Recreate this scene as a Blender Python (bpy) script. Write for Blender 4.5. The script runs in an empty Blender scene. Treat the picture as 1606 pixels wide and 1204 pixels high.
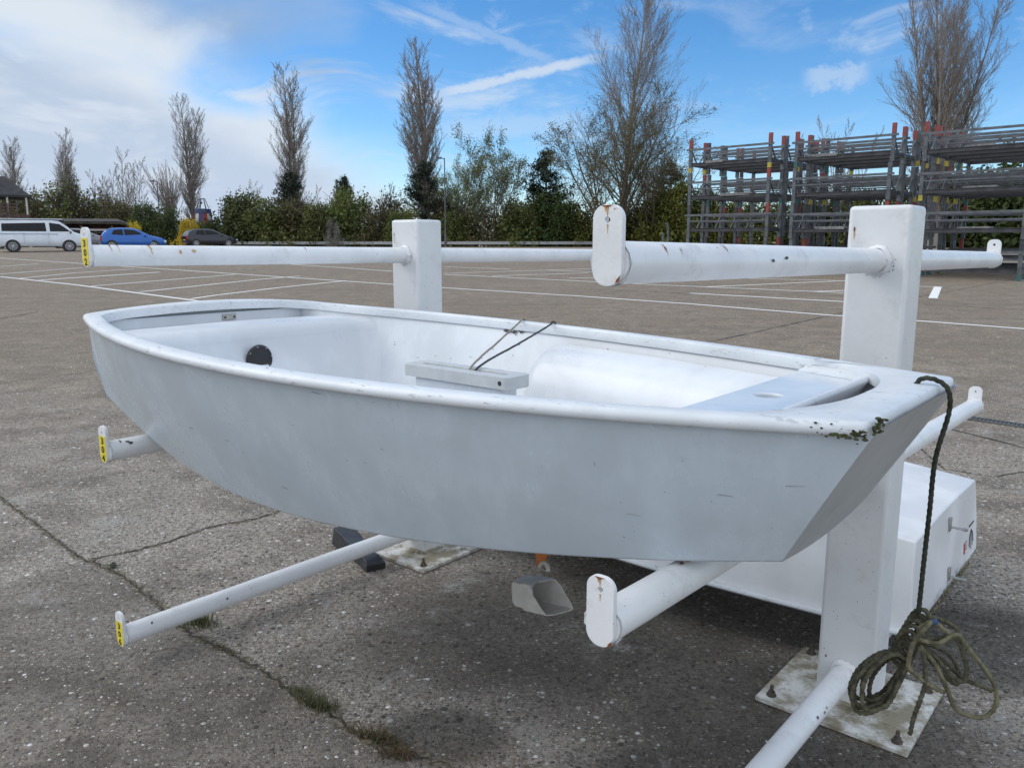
import bpy, math, random
import numpy as np
from mathutils import Vector, Matrix, Euler

S = bpy.context.scene
COL = S.collection
PI = math.pi
R = math.radians

# ------------------------------------------------------------------ camera geometry
F, PITCH, H, CX, CY = 1250.0, R(9.87), 1.45, 803.0, 602.0
cp, sp = math.cos(PITCH), math.sin(PITCH)
ANG = R(-40.4095)
U = Vector((math.cos(ANG), math.sin(ANG), 0)); V = Vector((U.y, -U.x, 0)); Z = Vector((0, 0, 1))
L0 = Vector((-.4332, 3.6842, 0)); R0 = L0 + U*2.0113

def ray(x, y):
    a = (x-CX)/F; b = -(y-CY)/F
    return Vector((a, cp+b*sp, -sp+b*cp))
def atY(x, y, Y):                       # the point of a picture position at a given distance forward
    r = ray(x, y); return Vector((0, 0, H)) + r*(Y/r.y)
GT = ((-80, 0), (5, 0), (12, .13), (30, .56), (57, 1.22), (70, 1.27), (900, 1.27))
def gz(Y): return float(np.interp(Y, [g[0] for g in GT], [g[1] for g in GT]))
def gpx(x, y, lift=0.0):                # picture position -> point on the yard
    r = ray(x, y); lo, hi = .3, 200.0
    for _ in range(60):
        m = (lo+hi)/2
        if H + r.z*m/r.y > gz(m): lo = m
        else: hi = m
    return Vector((r.x*lo/r.y, lo, gz(lo)+lift))

# ------------------------------------------------------------------ object helpers
def tag(o, label=None, cat=None, group=None, kind=None):
    if label: o['label'] = label
    if cat: o['category'] = cat
    if group: o['group'] = group
    if kind: o['kind'] = kind
    return o
def empty(name, loc=(0, 0, 0), rz=0.0, label=None, cat=None, group=None):
    o = bpy.data.objects.new(name, None); COL.objects.link(o)
    o.location = loc; o.rotation_euler = (0, 0, rz); o.empty_display_size = .1
    return tag(o, label, cat, group)
def children(o): return [c for c in COL.objects if c.parent is o]
KIDS = {}
def copy_tree(o, parent=None):
    c = o.copy(); COL.objects.link(c)
    if parent is not None: c.parent = parent; KIDS.setdefault(parent.name, []).append(c)
    for ch in list(KIDS.get(o.name, [])): copy_tree(ch, c)
    return c

class MB:
    def __init__(s): s.v = []; s.f = []; s.m = []; s.cur = 0
    def add(s, vs, fs):
        n = len(s.v); s.v += [tuple(p) for p in vs]
        for f in fs: s.f.append([i+n for i in f]); s.m.append(s.cur)
        return n
    def box(s, c, h, M=None):
        vs = [Vector((x*h[0], y*h[1], z*h[2])) for x in (-1, 1) for y in (-1, 1) for z in (-1, 1)]
        if M is not None: vs = [M @ p for p in vs]
        s.add([p+Vector(c) for p in vs], [(0,1,3,2),(4,6,7,5),(0,4,5,1),(2,3,7,6),(0,2,6,4),(1,5,7,3)])
    def bar(s, a, b, w, h, up=(0, 0, 1)):      # box beam from a to b, w across, h along up
        a, b = Vector(a), Vector(b); d = (b-a).normalized(); up = Vector(up)
        x = d.cross(up)
        if x.length < 1e-4: x = d.cross(Vector((1, 0, 0)))
        x.normalize(); y = x.cross(d)
        vs = [q + x*i*w/2 + y*j*h/2 for q in (a, b) for i, j in ((-1,-1),(1,-1),(1,1),(-1,1))]
        s.add(vs, [(3,2,1,0),(4,5,6,7),(0,1,5,4),(1,2,6,5),(2,3,7,6),(3,0,4,7)])
    def tube(s, path, rad, n=10, caps=True, strands=0, pitch=0.03, amp=.16):
        path = [Vector(p) for p in path]; k = len(path)
        rads = rad if isinstance(rad, (list, tuple)) else [rad]*k
        nx = None; dist = 0; base = len(s.v); rings = []
        for i, p in enumerate(path):
            d = (path[min(i+1, k-1)]-path[max(i-1, 0)]).normalized()
            if nx is None:
                nx = d.cross(Vector((0, 0, 1)))
                if nx.length < .1: nx = d.cross(Vector((1, 0, 0)))
            nx = (nx - d*nx.dot(d)).normalized(); ny = d.cross(nx)
            if i: dist += (p-path[i-1]).length
            ring = []
            for j in range(n):
                a = 2*PI*j/n
                rr = rads[i]*(1+amp*math.cos(strands*(a - 2*PI*dist/pitch))) if strands else rads[i]
                ring.append(p + nx*math.cos(a)*rr + ny*math.sin(a)*rr)
            rings.append(ring)
        fs = []
        for i in range(k-1):
            for j in range(n):
                fs.append((i*n+j, i*n+(j+1) % n, (i+1)*n+(j+1) % n, (i+1)*n+j))
        if caps: fs.append(tuple(range(n-1, -1, -1))); fs.append(tuple((k-1)*n+j for j in range(n)))
        s.add([p for r in rings for p in r], fs)
    def grid(s, rows, closed=False, flip=False):     # rows of equal length, skinned
        n = len(rows[0]); fs = []
        for i in range(len(rows)-1):
            for j in range(n if closed else n-1):
                q = (i*n+j, i*n+(j+1) % n, (i+1)*n+(j+1) % n, (i+1)*n+j)
                fs.append(q[::-1] if flip else q)
        s.add([p for r in rows for p in r], fs)
    def prism(s, poly, ex, holes=None):              # polygon extruded by vector ex
        ex = Vector(ex); n = len(poly); a = [Vector(p) for p in poly]
        fs = [tuple(range(n))[::-1], tuple(range(n, 2*n))] + [(i, (i+1) % n, n+(i+1) % n, n+i) for i in range(n)]
        s.add(a+[p+ex for p in a], fs)
    def ringplate(s, outer, inner, ex):              # plate with a hole, same point count
        ex = Vector(ex); n = len(outer)
        vs = [Vector(p) for p in outer]+[Vector(p) for p in inner]; vs += [p+ex for p in vs]
        fs = []
        for i in range(n):
            j = (i+1) % n
            fs += [(i, n+i, n+j, j), (2*n+i, 2*n+j, 3*n+j, 3*n+i), (i, j, 2*n+j, 2*n+i), (n+i, 3*n+i, 3*n+j, n+j)]
        s.add(vs, fs)
    def sphere(s, c, r, nu=12, nv=8, M=None):
        rows = []
        r = r if isinstance(r, (tuple, list)) else (r, r, r)
        for i in range(nv+1):
            t = PI*i/nv
            rows.append([Vector((r[0]*math.sin(t)*math.cos(2*PI*j/nu), r[1]*math.sin(t)*math.sin(2*PI*j/nu), r[2]*math.cos(t))) for j in range(nu)])
        if M is not None: rows = [[M @ p for p in q] for q in rows]
        s.grid([[p+Vector(c) for p in q] for q in rows], True)
    def build(s, name, mats, parent=None, smooth=None, bevel=0, seg=2, fixn=True):
        me = bpy.data.meshes.new(name); me.from_pydata([tuple(p) for p in s.v], [], s.f)
        mats = mats if isinstance(mats, (list, tuple)) else [mats]
        for m in mats: me.materials.append(m)
        me.polygons.foreach_set('material_index', s.m)
        me.validate()
        if fixn:
            import bmesh
            bm = bmesh.new(); bm.from_mesh(me); bmesh.ops.recalc_face_normals(bm, faces=bm.faces); bm.to_mesh(me); bm.free()
        if smooth is not None:
            me.polygons.foreach_set('use_smooth', [True]*len(me.polygons))
            me.set_sharp_from_angle(angle=R(smooth))
        return obj(name, me, parent, bevel, seg)
def obj(name, me, parent=None, bevel=0, seg=2):
    o = bpy.data.objects.new(name, me); COL.objects.link(o)
    if parent is not None: o.parent = parent; KIDS.setdefault(parent.name, []).append(o)
    if bevel:
        b = o.modifiers.new('bevel', 'BEVEL'); b.width = bevel; b.segments = seg; b.limit_method = 'ANGLE'; b.angle_limit = R(40)
        me.polygons.foreach_set('use_smooth', [True]*len(me.polygons)); b.harden_normals = False
        me.set_sharp_from_angle(angle=R(50))
    return o
def np_mesh(name, verts, faces, mat, k=4):           # fast mesh from arrays, k-gons
    me = bpy.data.meshes.new(name); verts = np.asarray(verts, dtype=np.float32).reshape(-1, 3); faces = np.asarray(faces, dtype=np.int32).reshape(-1, k)
    me.vertices.add(len(verts)); me.vertices.foreach_set('co', verts.ravel())
    me.loops.add(faces.size); me.loops.foreach_set('vertex_index', faces.ravel())
    me.polygons.add(len(faces)); me.polygons.foreach_set('loop_start', np.arange(0, faces.size, k, dtype=np.int32))
    me.update(calc_edges=True); me.validate(); me.materials.append(mat)
    return me
def catmull(pts, n=8):
    pts = [Vector(p) for p in pts]; out = []
    for i in range(len(pts)-1):
        p0, p1, p2, p3 = pts[max(i-1, 0)], pts[i], pts[i+1], pts[min(i+2, len(pts)-1)]
        for k in range(n):
            t = k/n
            out.append(.5*((2*p1)+(p2-p0)*t+(2*p0-5*p1+4*p2-p3)*t*t+(3*p1-p0-3*p2+p3)*t**3))
    return out+[pts[-1]]

# ------------------------------------------------------------------ material helpers
class NT:
    def __init__(s, nt): s.t = nt; s.n = nt.nodes; s.l = nt.links
    def node(s, ty, **kw):
        n = s.n.new(ty)
        for k, v in kw.items(): setattr(n, k, v)
        return n
    def link(s, a, b): s.l.new(a, b)
    def put(s, sock, v):
        if hasattr(v, 'is_linked') or hasattr(v, 'links'): s.l.new(v, sock)
        elif isinstance(v, (tuple, list)) and len(v) == 3 and sock.type == 'RGBA': sock.default_value = (*v, 1)
        else: sock.default_value = v
    def math(s, op, a, b=0.0, c=0.0, clamp=False):
        n = s.node('ShaderNodeMath', operation=op, use_clamp=clamp)
        for i, v in enumerate((a, b, c)): s.put(n.inputs[i], v)
        return n.outputs[0]
    def mix(s, f, a, b, mode='MIX'):
        n = s.node('ShaderNodeMix', data_type='RGBA', blend_type=mode, clamp_factor=True)
        s.put(n.inputs[0], f); s.put(n.inputs[6], a); s.put(n.inputs[7], b); return n.outputs[2]
    def step(s, v, lo, hi, a=0.0, b=1.0):
        n = s.node('ShaderNodeMapRange', interpolation_type='SMOOTHSTEP')
        for i, q in enumerate((v, lo, hi, a, b)): s.put(n.inputs[i], q)
        return n.outputs[0]
    def noise(s, vec, scale, detail=4, rough=.55, dist=0.0):
        n = s.node('ShaderNodeTexNoise'); s.link(vec, n.inputs['Vector'])
        n.inputs['Scale'].default_value = scale; n.inputs['Detail'].default_value = detail
        n.inputs['Roughness'].default_value = rough; n.inputs['Distortion'].default_value = dist
        return n.outputs['Fac']
    def voro(s, vec, scale, feature='F1', rnd=1.0):
        n = s.node('ShaderNodeTexVoronoi', feature=feature); s.link(vec, n.inputs['Vector'])
        n.inputs['Scale'].default_value = scale; n.inputs['Randomness'].default_value = rnd
        return n
    def scale(s, vec, v, loc=(0, 0, 0)):
        n = s.node('ShaderNodeMapping'); s.link(vec, n.inputs[0]); n.inputs['Scale'].default_value = v; n.inputs['Location'].default_value = loc
        return n.outputs[0]
    def ramp(s, fac, stops):
        n = s.node('ShaderNodeValToRGB'); s.link(fac, n.inputs[0]); e = n.color_ramp.elements
        while len(e) < len(stops): e.new(.5)
        for k, (p, c) in enumerate(stops): e[k].position = p; e[k].color = (*c, 1)
        return n.outputs[0]
    def bump(s, h, st=.3, d=.01, nrm=None):
        n = s.node('ShaderNodeBump'); n.inputs['Strength'].default_value = st; n.inputs['Distance'].default_value = d
        s.link(h, n.inputs['Height'])
        if nrm is not None: s.link(nrm, n.inputs['Normal'])
        return n.outputs[0]
def newmat(name):
    m = bpy.data.materials.new(name); m.use_nodes = True
    n = NT(m.node_tree); b = m.node_tree.nodes['Principled BSDF']
    tc = n.node('ShaderNodeTexCoord')
    return m, n, b, tc.outputs['Object']
def plain(name, col, rough=.6, metal=0.0, var=.12, scale=8.0, bump=0.0, bscale=60.0, coat=0.0, spec=.5):
    m, n, b, co = newmat(name)
    f = n.noise(co, scale, 5)
    c = n.mix(n.step(f, .3, .7), tuple(x*(1-var) for x in col), tuple(min(1, x*(1+var)) for x in col))
    n.put(b.inputs['Base Color'], c); b.inputs['Roughness'].default_value = rough; b.inputs['Metallic'].default_value = metal
    b.inputs['Coat Weight'].default_value = coat; b.inputs['Specular IOR Level'].default_value = spec
    if bump: n.put(b.inputs['Normal'], n.bump(n.noise(co, bscale, 4), bump, .004))
    return m

M = {}
def rackpaint(name, base, dirt, rust=.5, rough=.38):
    m, n, b, co = newmat(name)
    blot = n.noise(co, 5, 6, .6); fine = n.noise(co, 55, 4, .6)
    c = n.mix(n.step(blot, .35, .75), base, tuple(x*.9 for x in base))
    d = n.math('MULTIPLY', n.step(n.noise(co, 11, 8, .72), .52, .74), dirt)
    c = n.mix(d, c, (.33, .31, .27))
    sk = n.math('MULTIPLY', n.step(n.noise(co, 120, 2, .5), .68, .74), n.step(n.noise(co, 7, 3), .5, .6))
    c = n.mix(n.math('MULTIPLY', sk, .7), c, (.16, .14, .12))
    rs = n.math('MULTIPLY', n.step(n.noise(co, 42, 3, .55), .70, .76), n.step(n.noise(n.scale(co, (1, 1, 1), (3, 7, 1)), 4, 2), .55, .65))
    c = n.mix(n.math('MULTIPLY', rs, rust), c, (.30, .11, .03))
    n.put(b.inputs['Base Color'], c); n.put(b.inputs['Roughness'], n.step(fine, .3, .7, rough-.07, rough+.12))
    n.put(b.inputs['Normal'], n.bump(n.math('ADD', n.math('MULTIPLY', blot, 1.5), n.math('MULTIPLY', fine, .6)), .3, .004))
    return m
M['rack'] = rackpaint('white_rack_paint', (.80, .81, .82), .30)
M['post'] = rackpaint('white_post_paint', (.72, .73, .735), .28)
M['plate'] = None
def baseplate_mat():
    m, n, b, co = newmat('dirty_base_plate')
    f = n.noise(co, 9, 8, .7); g = n.noise(co, 60, 4, .6)
    c = n.mix(n.step(f, .38, .60), (.70, .70, .68), (.27, .24, .17))
    c = n.mix(n.math('MULTIPLY', n.step(n.noise(n.scale(co, (1, 1, 1), (2, 5, 0)), 14, 6, .7), .54, .66), .8), c, (.14, .12, .075))
    c = n.mix(n.math('MULTIPLY', n.step(g, .62, .72), .5), c, (.1, .09, .06))
    n.put(b.inputs['Base Color'], c); b.inputs['Roughness'].default_value = .8
    n.put(b.inputs['Normal'], n.bump(g, .5, .004)); return m
M['plate'] = baseplate_mat()
M['rust'] = plain('rust', (.22, .075, .025), .9, var=.5, scale=120, bump=.4, bscale=200)
M['ruststain'] = plain('rust_stain', (.52, .33, .14), .8, var=.3, scale=90)
M['darkchip'] = plain('dark_chip', (.05, .045, .04), .8, var=.4, scale=90)
M['rustedge'] = plain('rusty_edge', (.085, .045, .028), .9, var=.5, scale=40, bump=.4, bscale=90)
M['boltrust'] = plain('weathered_bolt', (.105, .085, .068), .8, .2, var=.5, scale=90)
M['yellow'] = plain('yellow_sticker', (.80, .66, .03), .45, var=.08)
M['black'] = plain('black_ink', (.02, .02, .02), .5)

def hullmat(name, base, gloss=.22, stain=1.0):
    m, n, b, co = newmat(name)
    big = n.noise(n.scale(co, (1.6, 1.6, 1.1)), 2.3, 6, .6)
    streak = n.noise(n.scale(co, (14, 14, 1.6)), 1.4, 5, .65)
    c = n.mix(n.step(big, .40, .62), tuple(x*.95 for x in base), tuple(min(1, x*1.05) for x in base))
    c = n.mix(n.math('MULTIPLY', n.math('MULTIPLY', n.step(streak, .48, .70), n.step(big, .38, .6)), .42*stain), c, tuple(min(1, x*1.28) for x in base))
    c = n.mix(n.math('MULTIPLY', n.step(n.noise(n.scale(co, (3, 3, 5), (4, 2, 1)), 1.7, 6, .6), .52, .66), .30*stain), c, (base[0]*.80, base[1]*.79, base[2]*.77))
    # fine scuffs running along the hull
    sc = n.noise(n.scale(co, (5, 60, 130)), 1.6, 4, .6)
    c = n.mix(n.math('MULTIPLY', n.math('MULTIPLY', n.step(sc, .66, .72), n.step(n.noise(co, 3, 2), .45, .62)), .25*stain), c, (.10, .10, .10))
    sp_ = n.noise(co, 85, 2, .5)
    c = n.mix(n.math('MULTIPLY', n.math('MULTIPLY', n.step(sp_, .73, .77), .7*stain), n.step(n.noise(co, 4, 2), .5, .6)), c, (.06, .055, .05))
    n.put(b.inputs['Base Color'], c); n.put(b.inputs['Roughness'], n.step(big, .3, .7, gloss-.03, gloss+.12))
    n.put(b.inputs['Normal'], n.bump(n.noise(co, 3.2, 3), .09, .02)); b.inputs['Specular IOR Level'].default_value = .5
    return m
M['hull'] = hullmat('worn_grey_gelcoat', (.535, .605, .665), .20, .6)
M['transom'] = hullmat('scuffed_grey_transom', (.42, .43, .43), .33, 1.3); M['bare'] = plain('painted_bow_shade', (.10, .105, .115), .7, var=.3)  # second one: dark colour for the shade painted into the bow cavity
M['liner'] = hullmat('white_inner_gelcoat', (.68, .71, .74), .3, .45)
M['liner2'] = hullmat('bright_white_gelcoat', (.70, .725, .755), .26, .3)
M['thwart'] = hullmat('sky_tinted_thwart', (.62, .665, .715), .14, .5)  # white thwart, with the blue sky reflection painted in as a tint
M['whitehull'] = hullmat('white_gelcoat', (.78, .79, .80), .3, .4)
def railmat():
    m, n, b, co = newmat('worn_gunwale_gelcoat')
    f = n.noise(co, 6, 6, .6)
    c = n.mix(n.step(f, .35, .7), (.72, .75, .78), (.62, .655, .68))
    ch = n.math('MULTIPLY', n.step(n.noise(n.scale(co, (14, 30, 60)), 1.8, 6, .65), .585, .63), n.step(n.noise(n.scale(co, (1, 1, 1), (5, 1, 0)), 5, 4, .65), .45, .58))
    c = n.mix(n.math('MULTIPLY', ch, .45), c, (.30, .31, .31))
    ch2 = n.math('MULTIPLY', n.step(n.noise(n.scale(co, (9, 40, 80), (1, 2, 3)), 2.2, 6, .6), .62, .65), n.step(n.noise(co, 8, 3), .5, .6))
    c = n.mix(n.math('MULTIPLY', ch2, .7), c, (.12, .115, .10))
    n.put(b.inputs['Base Color'], c); b.inputs['Roughness'].default_value = .42
    n.put(b.inputs['Normal'], n.bump(n.math('ADD', f, n.math('MULTIPLY', ch, -.4)), .15, .006)); return m
M['rail'] = railmat()
M['cap'] = plain('grey_cap', (.52, .54, .54), .4, var=.07, scale=20, bump=.1)
M['blackplastic'] = plain('black_plastic', (.022, .023, .025), .35, var=.2)
M['steel'] = plain('stainless', (.45, .43, .40), .35, .8, var=.15, scale=60)
M['moss'] = plain('moss', (.055, .06, .022), .95, var=.7, scale=70, bump=.8, bscale=160)
M['rubber'] = plain('black_block', (.028, .030, .034), .5, var=.35, scale=20, bump=.3)
M['orange'] = plain('orange_plastic', (.50, .15, .035), .5, var=.2)
def bailermat():
    m, n, b, co = newmat('translucent_milky_plastic')
    f = n.noise(co, 18, 5)
    n.put(b.inputs['Base Color'], n.mix(n.step(f, .35, .7), (.52, .50, .47), (.40, .38, .34)))
    b.inputs['Roughness'].default_value = .45; b.inputs['Subsurface Weight'].default_value = .0
    n.put(b.inputs['Normal'], n.bump(f, .3, .004)); return m
M['bailer'] = bailermat()
M['rope'] = plain('weathered_rope', (.085, .080, .050), .95, var=.5, scale=60, bump=.5, bscale=300)
M['ropepale'] = plain('sunbleached_rope', (.15, .14, .085), .95, var=.5, scale=45, bump=.5, bscale=300)
M['ropedark'] = plain('dark_green_rope', (.034, .038, .026), .95, var=.4, scale=60, bump=.5, bscale=300)
M['tape'] = plain('blue_tape', (.03, .08, .22), .6)
M['cordpale'] = plain('grey_cord', (.26, .24, .20), .9, var=.4, scale=150)
M['corddark'] = plain('dark_cord', (.05, .055, .06), .9, var=.6, scale=150)

# ------------------------------------------------------------------ ground
def groundmat():
    m, n, b, co = newmat('exposed_aggregate_concrete')
    flat = n.scale(co, (1, 1, 0))
    wob = n.node('ShaderNodeTexNoise'); n.link(flat, wob.inputs['Vector']); wob.inputs['Scale'].default_value = 60
    vm = n.node('ShaderNodeVectorMath', operation='MULTIPLY_ADD'); n.link(wob.outputs['Color'], vm.inputs[0])
    vm.inputs[1].default_value = (.008, .008, 0); n.link(flat, vm.inputs[2]); wv = vm.outputs[0]
    big = n.noise(flat, .35, 6, .6); mid = n.noise(flat, 2.6, 9, .68); patch_ = n.noise(flat, .9, 7, .62, .4); fin = n.noise(flat, 45, 6, .7); grit = n.noise(flat, 240, 3, .6)
    px = n.node('ShaderNodeSeparateXYZ'); n.link(co, px.inputs[0])
    near = n.step(px.outputs[1], 3.4, 11.0, 1.0, 0.0)
    wob2 = n.math('MULTIPLY', n.math('SUBTRACT', mid, .5), .10)
    def side(p, q):                                 # 1 on the right of the joint running from p to q
        d = (q-p).normalized(); v = n.math('ADD', n.math('MULTIPLY', px.outputs[0], d.y), n.math('MULTIPLY', px.outputs[1], -d.x))
        return n.step(n.math('ADD', n.math('SUBTRACT', v, p.x*d.y-p.y*d.x), wob2), -.02, .02)
    s1 = side(gpx(420, 1057), gpx(0, 780)); s1 = n.math('SUBTRACT', 1.0, s1)      # beyond the long diagonal joint
    s2 = side(gpx(143, 877), gpx(445, 800))                                          # this side of the short joint
    dark = n.math('MULTIPLY', s1, s2)                                                # slab under the racks
    c = n.mix(n.step(big, .35, .65), (.335, .262, .188), (.405, .325, .240))
    c = n.mix(n.step(mid, .36, .66), c, (.240, .192, .144))
    c = n.mix(n.math('MULTIPLY', n.step(fin, .40, .66), .65), c, (.145, .124, .102))
    nc = n.mix(n.step(mid, .36, .62), (.455, .400, .345), (.205, .180, .154))
    nc = n.mix(n.math('MULTIPLY', n.step(patch_, .44, .58), .65), nc, (.54, .49, .43))
    nc = n.mix(n.math('MULTIPLY', dark, .55), nc, n.mix(n.step(mid, .38, .62), (.165, .150, .132), (.085, .076, .066)))
    nc = n.mix(n.math('MULTIPLY', n.step(fin, .42, .62), .65), nc, (.085, .074, .063))
    c = n.mix(n.math('MULTIPLY', near, .88), c, nc)
    hs = None; fewer = n.math('MULTIPLY', dark, .22)
    for sc, rad, th, st in ((150, .45, .30, .8), (72, .43, .42, .95), (36, .36, .62, 1.0), (19, .26, .84, 1.0)):
        v = n.voro(wv, sc); sep = n.node('ShaderNodeSeparateColor'); n.link(v.outputs['Color'], sep.inputs[0])
        keep = n.math('SUBTRACT', sep.outputs[0], n.math('ADD', fewer, n.math('MULTIPLY', n.math('SUBTRACT', patch_, .5), -.5)))
        mask = n.math('MULTIPLY', n.step(v.outputs['Distance'], rad*.75, rad, 1, 0), n.step(keep, th, th+.02))
        pc = n.ramp(sep.outputs[1], [(0, (.075, .068, .060)), (.28, (.19, .16, .13)), (.52, (.36, .31, .245)), (.76, (.50, .455, .39)), (.90, (.66, .63, .57)), (1, (.90, .89, .86))])
        c = n.mix(n.math('MULTIPLY', mask, st), c, pc)
        h = n.math('MULTIPLY', mask, n.math('SUBTRACT', 1.0, n.math('MULTIPLY', v.outputs['Distance'], 1.6)))
        hs = h if hs is None else n.math('MAXIMUM', hs, h)
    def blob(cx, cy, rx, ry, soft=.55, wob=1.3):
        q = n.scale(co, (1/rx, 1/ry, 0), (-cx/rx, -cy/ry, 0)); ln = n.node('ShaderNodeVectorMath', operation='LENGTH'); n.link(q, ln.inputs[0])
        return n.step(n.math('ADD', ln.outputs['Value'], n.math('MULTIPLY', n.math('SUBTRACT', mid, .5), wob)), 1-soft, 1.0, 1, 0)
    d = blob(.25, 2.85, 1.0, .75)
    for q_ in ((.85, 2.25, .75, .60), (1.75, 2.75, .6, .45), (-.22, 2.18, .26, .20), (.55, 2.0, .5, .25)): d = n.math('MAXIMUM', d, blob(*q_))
    c = n.mix(n.math('MULTIPLY', d, .66), c, (.042, .038, .032))  # dark stains, with the shade beneath the boat painted in
    c = n.mix(n.math('MULTIPLY', n.math('MULTIPLY', blob(-.10, 1.92, .34, .22), n.step(fin, .35, .6)), .55), c, (.19, .145, .10))
    c = n.mix(n.math('MULTIPLY', n.math('MULTIPLY', blob(.35, 1.45, .40, .25), n.step(fin, .35, .6)), .40), c, (.17, .135, .095))
    lime = n.math('MULTIPLY', n.step(n.noise(flat, 2.1, 9, .72, .6), .54, .66), n.math('MULTIPLY', near, n.step(fin, .42, .58)))
    c = n.mix(n.math('MULTIPLY', lime, .8), c, (.46, .45, .43))
    sp2 = n.noise(flat, 1.1, 5, .5)
    c = n.mix(n.math('MULTIPLY', n.step(sp2, .62, .72), .40), c, (.13, .115, .10))
    ty = n.noise(n.scale(flat, (.25, 1.6, 0), (2, 0, 0)), 1.0, 6, .6)               # faint long tyre and water marks on the yard
    c = n.mix(n.math('MULTIPLY', n.math('MULTIPLY', n.step(ty, .50, .66), n.math('SUBTRACT', 1.0, near)), .35), c, (.19, .165, .135))
    n.put(b.inputs['Base Color'], c); b.inputs['Roughness'].default_value = .88; b.inputs['Specular IOR Level'].default_value = .25
    hh = n.math('ADD', n.math('MULTIPLY', hs, .9), n.math('ADD', n.math('MULTIPLY', fin, 1.0), n.math('MULTIPLY', grit, .35)))
    n.put(b.inputs['Normal'], n.bump(hh, 1.0, .011)); return m
M['ground'] = groundmat()
def markmat():
    m, n, b, co = newmat('worn_white_road_paint')
    w = n.noise(co, 9, 8, .7)
    n.put(b.inputs['Base Color'], n.mix(n.step(w, .58, .78), (.80, .80, .78), (.42, .39, .34)))
    b.inputs['Roughness'].default_value = .8; return m
M['mark'] = markmat()
M['crack'] = plain('dirt_in_crack', (.045, .038, .028), .95, var=.6, scale=40, bump=.8, bscale=140)
M['crackmoss'] = plain('mossy_dirt', (.135, .115, .082), .95, var=.6, scale=50, bump=.8, bscale=140)
M['seam'] = plain('tar_seam', (.05, .045, .042), .9, var=.3, scale=10)

g = MB()
ys = [-80, -6, 0, 1, 2, 3, 4, 5, 8, 12, 20, 30, 45, 57, 70, 110, 300, 900]
xs_ = [-900, -200, -60, -20, -6, -2, 0, 2, 6, 20, 60, 200, 900]
g.grid([[(x, y, gz(y)) for x in xs_] for y in ys])
tag(g.build('ground', M['ground']), kind='structure')

def strip(mb, pts, w, lift, jit=0.0, step=.6, rnd=None):
    P = []
    for a, b in zip(pts[:-1], pts[1:]):
        k = max(1, int((b-a).length/step))
        P += [a.lerp(b, i/k) for i in range(k)]
    P.append(pts[-1]); rows = []
    for i, p in enumerate(P):
        d = (P[min(i+1, len(P)-1)]-P[max(i-1, 0)]); d.z = 0; d.normalize(); nrm = Vector((-d.y, d.x, 0))
        j = rnd.uniform(-jit, jit) if rnd else 0; ww = w*(1+(rnd.uniform(-.8, 1.1) if rnd and jit else 0))
        q = p + nrm*j
        e = [q-nrm*ww/2, q+nrm*ww/2]
        rows.append([Vector((v.x, v.y, gz(v.y)+lift)) for v in e])
    mb.grid(rows)
def gline(pts): return [gpx(*p) for p in pts]
MARKS = [([(0,434),(120,447),(298,470.5),(420,486)], .10), ([(-20,403.5),(127,413.5),(270,423),(400,431.7),(615,446),(697,451.6),(900,464),(1080,476.6),(1300,494.4),(1442,503.4),(1640,518.5)], .10),
 ([(0,430),(130,420)], .10), ([(29,437),(120,428),(210,422)], .10), ([(62,439.5),(160,433),(250,427)], .16), ([(143,449),(369,430.5)], .10), ([(219,458),(400,439),(470,433)], .10),
 ([(299,469),(340,463),(440,451),(542,440.5)], .10), ([(440,413.6),(615,425.5)], .10), ([(697,430.5),(923,441.7),(975,444.5),(1300,458.5),(1335,460)], .10),
 ([(697,418.5),(800,422)], .1), ([(697,428.8),(860,423.7),(930,421.5)], .10), ([(860,424),(975,428)], .1), ([(772,433),(923,428.2)], .1), ([(893,436.5),(975,434.5)], .1),
 ([(1109,450),(1300,441.5),(1330,440)], .10), ([(1090,435),(1310,440)], .1), ([(1082,460),(1300,472),(1335,474)], .12), ([(1275,457.5),(1335,455.5)], .1),
 ([(1463,468),(1471,450)], .16), ([(1440,449),(1471,450)], .1), ([(0,418),(60,414)], .1), ([(230,414),(440,414.5)], .1)]
mk = MB(); rnd = random.Random(3)
for k_, (pts, w) in enumerate(MARKS): strip(mk, gline(pts), w*1.15, .004+.0004*(k_ % 5), 0, .8)
tag(mk.build('road_markings', M['mark'], fixn=False), kind='structure')
se = MB(); rnd = random.Random(5)
for k_, (pts, w) in enumerate([([(1060,556),(1109,537),(1318,491),(1442,466),(1592,438)], .025), ([(1447,477),(1620,487)], .03), ([(900,452),(1100,461),(1330,464)], .03),
                            ([(0,500),(60,489)], .03), ([(1100,580),(1560,690),(1640,712)], .02)]):
    strip(se, gline(pts), w, .0025+.0003*k_, .008, .12, rnd)
tag(se.build('slab_seams', M['seam'], fixn=False), kind='structure')
ck = MB()
CR1 = [(-60,735),(0,780),(60,825),(123,873),(183,898),(240,940),(300,996),(347,1016),(420,1057),(475,1097),(539,1134),(574,1158),(700,1200),(760,1235)]
CR2 = [(143,877),(200,866),(270,848),(330,826),(400,814),(445,800),(520,788)]
for k_, (pts, w, j) in enumerate(((CR1, .0065, .010), (CR2, .006, .009))): strip(ck, gline(pts), w, .003+.001*k_, j, .02, rnd)
for k_, (pts, w, j) in enumerate((([(1606,740),(1560,748),(1480,735),(1440,700)], .008, .004), ([(0,600),(90,590),(200,575)], .008, .004))):
    strip(ck, gline(pts), w, .003+.001*k_, j, .02, rnd)
tag(ck.build('ground_cracks', M['crack'], fixn=False), kind='structure')
cm = MB()
strip(cm, gline(CR1), .020, .0018, .014, .022, rnd); strip(cm, gline(CR2), .016, .0022, .012, .022, rnd)
tag(cm.build('dirt_margin', M['crackmoss'], fixn=False), kind='structure')
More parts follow.
